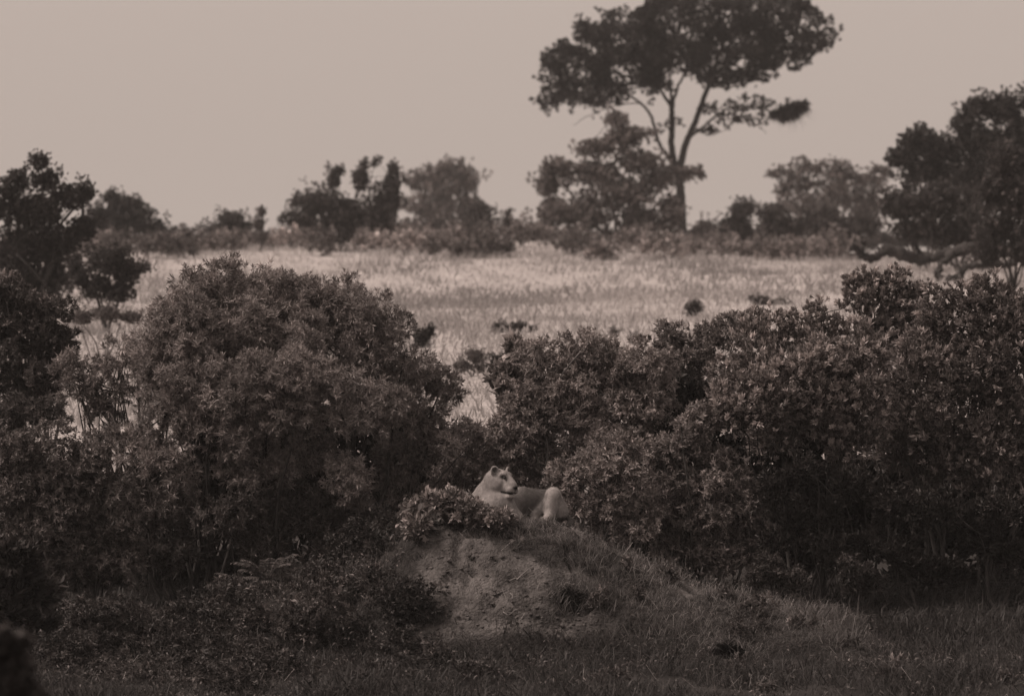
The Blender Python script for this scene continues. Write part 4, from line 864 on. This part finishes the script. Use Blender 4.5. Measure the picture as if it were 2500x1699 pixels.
def near_grass():
    B = Batch(); G = Batch()
    n = 31500; xy = scatter(n, -6.2, 6.4, 50.0, 61.6); x, y = xy[:, 0], xy[:, 1]
    zm = mound_z(x, y); zb = base_z(x, y); on = zm > zb; z = np.maximum(zm, zb)
    bare = bare_at(x, y, z); keep = ~bare | (rng.random(n) < 0.05)
    for (hc, hw, hh, dep) in HOLES:
        e = np.sqrt(((x - hc[0]) / hw) ** 2 + ((y - hc[1]) / (hh * 1.9)) ** 2); keep &= e > 1.12
    lx, ly = x - LION[0], y - LION[1]; keep &= ~((np.abs(lx - 0.05) < 0.46) & (ly > -0.32) & (ly < 0.85))
    patch = fbm(np.stack([x * 0.8, y * 0.8, 0 * x + 2], -1), 3); keep &= rng.random(n) < np.clip(0.72 + 1.1 * patch, 0.2, 1)
    x, y, z, on, patch, bare = x[keep], y[keep], z[keep], on[keep], patch[keep], bare[keep]; n = len(x)
    right = np.clip((x - 0.2) / 1.2, 0, 1) * np.clip((zm - zb)[keep] / 0.4, 0, 1)
    tone = (0.05 + 0.16 * right * np.clip((y - 53.8) / 1.5, 0.25, 1)) * np.exp(rng.normal(0, 0.2, n)) * (1 + 0.5 * fbm(np.stack([x * 1.5, y * 1.5, 0 * x], -1), 2))
    hgt = np.where(on, 0.10, 0.15) * rng.uniform(0.5, 1.5, n) * (1 + 1.5 * np.clip(patch, -0.5, 0.7)) + 0.08 * np.clip((x - 3.4) / 1.0, 0, 1) + 0.10 * np.clip((y - 58.5) / 1.5, 0, 1)
    hgt = np.where(bare, 0.05, hgt)
    S = Sprays(); S.add(np.stack([x, y, z - 0.012], 1), upright(n, 0.22), hgt / 0.15, np.clip(tone, 0.012, 0.4))
    o = S.real('grass', tuft_templates(7, 0.04, 0.15, 0.008, (0.2, 1.6)), M_GRASS); tag(o, 'tangled short grass over the mound and the foreground', None, kind='stuff')
    # longer tufts round the lioness
    a = scatter(420, LION[0] - 0.5, LION[0] + 0.85, LION[1] - 0.72, LION[1] - 0.22); a = a[(a[:, 0] > LION[0] + 0.0) | (a[:, 1] < LION[1] - 0.45)]
    az = mound_z(a[:, 0], a[:, 1]); j = np.repeat(np.arange(len(a)), 9); mm = len(j)
    ap = np.stack([a[j, 0], a[j, 1], az[j] - 0.02], 1) + np.concatenate([rng.normal(0, 0.03, (mm, 2)), np.zeros((mm, 1))], 1)
    add_blades(B, ap, rng.uniform(0.06, 0.15, mm), rng.uniform(0.3, 1.5, mm), 0.006 * rng.uniform(0.6, 1.4, mm), np.clip(0.15 * np.exp(rng.normal(0, 0.35, mm)), 0.02, 0.4), 0.5)
    a = scatter(90, LION[0] + 0.06, LION[0] + 0.55, LION[1] - 0.30, LION[1] - 0.10); az = mound_z(a[:, 0], a[:, 1]); j = np.repeat(np.arange(len(a)), 8); mm = len(j)
    add_blades(B, np.stack([a[j, 0], a[j, 1], az[j] - 0.02], 1) + np.concatenate([rng.normal(0, 0.025, (mm, 2)), np.zeros((mm, 1))], 1), rng.uniform(0.04, 0.12, mm), rng.uniform(0.3, 1.2, mm), 0.006, np.clip(0.12 * np.exp(rng.normal(0, 0.35, mm)), 0.02, 0.4), 0.5)
    # dead bent stalks lying about
    a = scatter(900, -5.5, 5.8, 51.2, 58.0); az = np.maximum(mound_z(a[:, 0], a[:, 1]), base_z(a[:, 0], a[:, 1]))
    add_blades(B, np.stack([a[:, 0], a[:, 1], az + 0.02], 1), rng.uniform(0.08, 0.22, len(a)), rng.uniform(0.8, 2.4, len(a)), 0.005, np.clip(0.16 * np.exp(rng.normal(0, 0.5, len(a))), 0.03, 0.4), 0.35)
    # tufts hanging over the burrows' upper rims
    for (hc, hw, hh, dep) in HOLES:
        t = rng.uniform(-0.5, np.pi + 0.5, 240); rr = rng.uniform(0.95, 1.6, 240); hx = hc[0] + hw * rr * np.cos(t); hy = hc[1] + hh * 1.9 * rr * np.sin(t)
        add_blades(B, np.stack([hx, hy, mound_z(hx, hy) - 0.01], 1), rng.uniform(0.05, 0.13, 240), rng.uniform(0.4, 1.8, 240), 0.007, np.clip(0.12 * np.exp(rng.normal(0, 0.4, 240)), 0.02, 0.3), 0.6)
    # thin tall stalks
    s = rng.random(n) < 0.10; p = np.stack([x[s], y[s], z[s]], 1)
    add_blades(B, p, rng.uniform(0.18, 0.36, len(p)), rng.uniform(0.05, 0.4, len(p)), 0.004, np.full(len(p), 0.16))
    # low leafy weeds among the grass
    wv = rng.random(n) < 0.06 + 0.07 * (x < -0.6); wx, wy, wz = x[wv], y[wv], z[wv]; kk = 12; j = np.repeat(np.arange(len(wx)), kk); mm = len(j)
    wp = np.stack([wx[j], wy[j], wz[j] + rng.uniform(0.01, 0.16, mm)], 1) + np.concatenate([rng.normal(0, 0.04, (mm, 2)), np.zeros((mm, 1))], 1)
    add_leaves(G, wp, nrm(rng.normal(0, 1, (mm, 3)) + np.array((0, 0, 0.4))), rng.uniform(0.03, 0.07, mm), rng.uniform(0.010, 0.022, mm), np.clip(0.08 * np.exp(rng.normal(0, 0.35, mm)), 0.01, 0.3))
    o = B.build('tall_grass', M_GRASS); tag(o, 'longer grass stalks standing up among the short grass', None, kind='stuff')
    o = G.build('ground_cover', M_LEAF); tag(o, 'small leafy weeds growing among the foreground grass', None, kind='stuff')
    U = new_sprays(dict(k=12, L=(0.03, 0.065), W=(0.010, 0.018), spread=1.0)); lob = []; tn = []
    for _ in range(100):
        a, b = (rng.uniform(-5.2, 5.6), rng.uniform(51.4, 56.6)) if rng.random() < 0.4 else (rng.uniform(-4.6, -0.7), rng.uniform(52.6, 56.6))
        zz = max(float(mound_z(a, b)), float(base_z(a, b)))
        if bool(bare_at(np.array([a]), np.array([b]), np.array([zz]))[0]): continue
        rr = rng.uniform(0.05, 0.2) * (0.6 if a > 0 else 1); lob.append((a, b, zz + rr * 0.5, rr * rng.uniform(1, 1.7), rr, rr * rng.uniform(0.7, 1.1)))
    for _ in range(46):
        a, b = rng.uniform(-5.0, -1.0), rng.uniform(55.0, 59.0); zz = max(float(mound_z(a, b)), float(base_z(a, b))); rr = rng.uniform(0.12, 0.27)
        lob.append((a, b, zz + rr * 0.5, rr * rng.uniform(1, 1.6), rr, rr * rng.uniform(0.8, 1.2)))
    for w in lob: foliage(U, [w], sub_r=(0.04, 0.09), dens=0.8, ros=3, k=12, L=(0.03, 0.065), W=(0.010, 0.018), shade=0.05 * math.exp(rng.normal(0, 0.35)) + (0.03 if w[0] > 0.3 else 0), tips=0.05, up=0.5, core=0.25, sprig=0.5)
    o = U.real('undergrowth', U.style[1], M_LEAF); tag(o, 'leafy weeds crowding the foot of the mound', None, kind='stuff')
    # white specks of flowers on the left
    W = Batch(); c = np.array([mound_hit(a, b) for a, b in ((870, 1410), (930, 1420), (740, 1480), (700, 1500), (860, 1460), (620, 1490), (760, 1540), (660, 1545), (820, 1440))])
    n = 130; i = rng.integers(0, len(c), n); p = c[i] + rng.normal(0, 1, (n, 3)) * np.array((0.16, 0.12, 0.05)) + np.array((0, -0.02, 0.14))
    j = np.repeat(np.arange(n), 4); add_leaves(W, p[j], nrm(rng.normal(0, 1, (n * 4, 3)) + np.array((0, -0.4, 0.5))), 0.009, 0.008, np.full(n * 4, 0.5))
    o = W.build('wildflowers', M_LEAF); tag(o, 'tiny white flower specks in the weeds left of the mound', None, kind='stuff')
near_grass()

# ------------------------------------------------------------------ weeds with leaves one can pick out
def leaf_mesh(name, L, Wd, shade, fold=0.18, droop=0.25):
    t = np.linspace(0, 1, 6); w = Wd * np.sin(np.pi * np.clip(t, 0.02, 1) ** 0.8) * 0.5; w[-1] = 0.001
    V = []; 
    for a, b in zip(t, w):
        y = a * L; z = -droop * L * a * a
        V += [(-b, y, z + fold * b), (0, y, z), (b, y, z + fold * b)]
    Q = []
    for i in range(5):
        o = i * 3; Q += [(o, o + 1, o + 4, o + 3), (o + 1, o + 2, o + 5, o + 4)]
    m = mesh(name, np.array(V), [np.array(Q)], M_LEAF, shade=np.full(len(V), shade), smooth=True); d = m.data
    bpy.data.objects.remove(m); return d

def put_leaf(d, parent, origin, pos, direction, roll, scale=1.0):
    o = bpy.data.objects.new('leaf', d); COL.objects.link(o); o.parent = parent
    f = Vector(direction).normalized(); s = f.cross(Vector((0, 0, 1)))
    s = s.normalized() if s.length > 1e-3 else Vector((1, 0, 0)); u = s.cross(f)
    R = Matrix((s, f, u)).transposed().to_4x4()
    o.matrix_local = Matrix.Translation(Vector(pos) - Vector(origin)) @ R @ Matrix.Rotation(roll, 4, 'Y') @ Matrix.Scale(scale, 4)
    return o

LEAVES = [leaf_mesh('creeper_leaf', 0.085, 0.040, s) for s in (0.09, 0.13, 0.20, 0.32)]
def creeper():
    a = mound_hit(1130, 1262); root = thing('creeper', 'leafy creeper hanging over the mound\'s bare face below the lioness', 'creeper', a)
    S = Batch(); n_leaf = 0
    pts = [(x, np.interp(x, [995, 1040, 1100, 1160, 1220, 1262], [1262, 1238, 1224, 1240, 1262, 1274]) + rng.normal(0, 9)) for x in rng.uniform(990, 1265, 46)]
    pts += [(x, np.interp(x, [1010, 1060, 1120, 1165, 1200, 1250], [1300, 1262, 1250, 1262, 1280, 1292]) + rng.normal(0, 6)) for x in rng.uniform(1015, 1255, 26)]
    pts += [(1012 + rng.normal(0, 8), y) for y in rng.uniform(1270, 1315, 8)]
    for (px, py) in pts:
        z0 = np.array(mound_hit(px, max(py, 1262 if px > 1040 else py) + 6)); p = P(px, py, min(z0[1] - 0.08, 56.5))
        b = z0 + np.array((rng.normal(0, 0.05), 0.05, -0.02)); p[1] += rng.normal(0, 0.06)
        add_tube(S, curve_pts(b, p, 0.15, 5), np.linspace(0.006, 0.003, 5), 4)
        ax = nrm(np.array((rng.normal(0, 0.8), -0.5, rng.normal(0.0, 0.35))))
        k = rng.integers(3, 6)
        for j in range(k):
            t = j / k; q0 = p + ax * 0.10 * (t - 0.3); d = nrm(ax * 0.5 + np.array((rng.normal(0, 0.8), -0.25 + rng.normal(0, 0.5), rng.normal(-0.05, 0.4))))
            if n_leaf < 290: put_leaf(LEAVES[rng.choice(4, p=(0.34, 0.36, 0.2, 0.1))], root, a, q0, d, rng.normal(0, 0.4), rng.uniform(0.7, 1.2)); n_leaf += 1
    S.build('stem', M_BARK, root, True, loc=a)
    cst = dict(k=9, L=(0.04, 0.075), W=(0.018, 0.032)); G = new_sprays(cst); D = 56.55; k = D / F
    foliage(G, [(*P(x, y, D + dy), rx * k, 0.16, rz * k) for x, y, rx, rz, dy in ((1005, 1258, 30, 26, 0.1), (1045, 1236, 36, 24, 0.1), (1095, 1224, 38, 20, 0), (1136, 1240, 32, 16, 0), (1180, 1262, 34, 12, -0.05), (1226, 1272, 26, 12, -0.1), (1020, 1288, 20, 24, -0.25), (1130, 1250, 40, 16, -0.05), (1180, 1272, 40, 16, -0.1))],
            sub_r=(0.05, 0.10), dens=1.6, ros=8, k=9, L=(0.04, 0.075), W=(0.018, 0.032), shade=0.15, tips=0.12, tip_gain=2.4, up=0.3, back=0.2, sprig=0.3)
    G.real('foliage', G.style[1], M_LEAF, root, loc=a)
creeper()

PIN = [leaf_mesh('frond_leaflet', 0.065, 0.017, s, droop=0.35) for s in (0.06, 0.085, 0.13)]
def frond_weed(px, py, nf, L, label, nl=14, spread=1.0, sd=1):
    a = mound_hit(px, py); root = thing('frond_weed', label, 'weed', a, 'weeds left of the mound'); S = Batch()
    for i in range(nf):
        ang = np.pi * (i + 0.5) / nf + rng.normal(0, 0.2); d = nrm(np.array((np.cos(ang) * spread, -0.25 + rng.normal(0, 0.35), 0.55 + 0.75 * np.sin(ang))))
        ln = L * rng.uniform(0.7, 1.15); t = np.linspace(0, 1, 8)[:, None]
        p = a + d * ln * t + np.array((d[0] * 0.3, 0, -0.38)) * ln * t ** 2.2
        add_tube(S, p, np.linspace(0.006, 0.002, 8), 4)
        tg = nrm(np.gradient(p, axis=0)); sd_ = nrm(np.cross(tg, (0, 0, 1.0)))
        for j in range(nl):
            u = 0.3 + 0.7 * (j + 1) / nl; q0 = np.array([np.interp(u, t[:, 0], p[:, c]) for c in range(3)]); ti = min(7, int(u * 7))
            for g in (1, -1):
                put_leaf(PIN[rng.choice(3, p=(0.4, 0.4, 0.2))], root, a, q0, tg[ti] * 0.5 + sd_[ti] * g * 0.8 + np.array((0, 0, -0.12)), rng.normal(0, 0.25), (0.75 + 0.4 * np.sin(np.pi * u)) * L / 0.45)
    S.build('stem', M_BARK, root, True, loc=a)
frond_weed(655, 1418, 11, 0.46, 'tallest arching weed with feathery fronds left of the mound', 14)
frond_weed(600, 1440, 6, 0.36, 'low feathery weed drooping left of the tallest fronded weed', 12)
frond_weed(735, 1425, 5, 0.36, 'feathery weed between the tallest fronded weed and the mound', 12)

HEART = [leaf_mesh('heart_leaf', 0.10, 0.075, s, droop=0.25) for s in (0.045, 0.07, 0.12)]
def broad_weed(label, spots, D=None):
    a = mound_hit(spots[0][0], spots[0][1] + 30); root = thing('broad_weed', label, 'weed', a, 'broad-leaved weeds in the foreground'); S = Batch()
    for (px, py, s, c) in spots:
        p = P(px, py, a[1] - 0.05 + rng.normal(0, 0.05)); add_tube(S, curve_pts(a, p, 0.1, 5), np.linspace(0.006, 0.003, 5), 4)
        put_leaf(HEART[c], root, a, p, (rng.normal(0, 0.6), -0.6, rng.normal(-0.1, 0.3)), rng.normal(0, 0.4), s)
    S.build('stem', M_BARK, root, True, loc=a)
broad_weed('weed with broad pale heart-shaped leaves below the feathery fronds', [(512, 1456, 1.0, 2), (596, 1445, 1.1, 1), (560, 1475, 0.9, 0), (545, 1478, 0.9, 0), (620, 1440, 0.9, 1)])
broad_weed('weed with grey lobed leaves low in the left foreground', [(470, 1600, 0.9, 0), (440, 1575, 0.9, 0), (490, 1610, 0.8, 1), (425, 1585, 0.7, 0), (515, 1608, 0.5, 1)])
broad_weed('weed with tall drooping leaves against the dark just right of the fronds', [(740, 1330, 0.8, 0), (726, 1342, 0.6, 0), (712, 1352, 0.6, 0), (748, 1350, 0.6, 0)])
broad_weed('weed with upright leaves in the dark between the fronds and the mound', [(838, 1330, 0.7, 0), (833, 1346, 0.6, 0), (850, 1358, 0.7, 0)])
broad_weed('small broad-leaved weed where the creeper meets the mound grass', [(1250, 1316, 0.6, 1), (1275, 1312, 0.7, 1), (1285, 1326, 0.5, 2), (1262, 1330, 0.5, 0)])

def clods():
    """crumbled lumps of earth lying on the bare face and at its foot"""
    B = Batch(); t = (1 + 5 ** 0.5) / 2
    I = np.array([(-1, t, 0), (1, t, 0), (-1, -t, 0), (1, -t, 0), (0, -1, t), (0, 1, t), (0, -1, -t), (0, 1, -t), (t, 0, -1), (t, 0, 1), (-t, 0, -1), (-t, 0, 1)]) / 1.9
    Tf = np.array([(0, 11, 5), (0, 5, 1), (0, 1, 7), (0, 7, 10), (0, 10, 11), (1, 5, 9), (5, 11, 4), (11, 10, 2), (10, 7, 6), (7, 1, 8), (3, 9, 4), (3, 4, 2), (3, 2, 6), (3, 6, 8), (3, 8, 9), (4, 9, 5), (2, 4, 11), (6, 2, 10), (8, 6, 7), (9, 8, 1)])
    for _ in range(420):
        p = mound_hit(rng.uniform(1035, 1490), 1545 - 260 * rng.random() ** 1.6)
        if not bare_at(p[:1], p[1:2], p[2:3])[0]: continue
        B.add(p + np.array((0, 0, 0.002)) + I * rng.uniform(0.006, 0.022) * np.array((1.2, 1, 0.7)) * rng.uniform(0.7, 1.3, (12, 3)), T=Tf, shade=np.full(12, rng.uniform(0.06, 0.13)))
    o = B.build('soil_clods', M_SOIL); tag(o, 'crumbs of dry earth on the bare mound face', None, kind='stuff')
clods()

def twig(label, pts, r):
    S = Batch(); q = [np.array(mound_hit(*p)) + np.array((0, -0.02, 0.012)) for p in pts]
    add_tube(S, smooth_path(q, 3), np.linspace(r, r * 0.5, 3 * (len(q) - 1) + 1), 5); o = S.build('dry_twig', M_STRAW, None, True, loc=q[0]); tag(o, label, 'twig', 'dry twigs on the mound')
twig('longest pale dry twig lying on the bare mound face', [(1262, 1418), (1275, 1405), (1295, 1388)], 0.008)
twig('short dry twig crossing the longest twig on the mound face', [(1245, 1420), (1258, 1414), (1266, 1416)], 0.006)
twig('crooked dry twig near the foot of the bare mound face', [(1228, 1496), (1242, 1504), (1256, 1492), (1266, 1489)], 0.006)
twig('thin dry stalk standing left of the burrow hole', [(1245, 1450), (1252, 1458), (1250, 1466)], 0.005)

# ------------------------------------------------------------------ the air
bx = np.array([(x, y, z) for x in (-1200, 1200) for y in (-420, 1500) for z in (-60, 14)], float)
q = np.array([(0, 1, 3, 2), (4, 6, 7, 5), (0, 4, 5, 1), (2, 3, 7, 6), (0, 2, 6, 4), (1, 5, 7, 3)])
haze = mesh('haze', bx, [q], None); tag(haze, 'thin even haze in the air over the savanna', None, kind='stuff')
mh = bpy.data.materials.new('haze_air'); mh.use_nodes = True; nt = mh.node_tree
nt.nodes.remove(nt.nodes['Principled BSDF']); pv = nt.nodes.new('ShaderNodeVolumePrincipled')
pv.inputs['Color'].default_value = (0.95, 0.95, 0.95, 1); pv.inputs['Density'].default_value = HAZE; pv.inputs['Anisotropy'].default_value = 0.2
nt.links.new(pv.outputs[0], nt.nodes['Material Output'].inputs['Volume']); haze.data.materials.append(mh)
sc.cycles.volume_bounces = 1
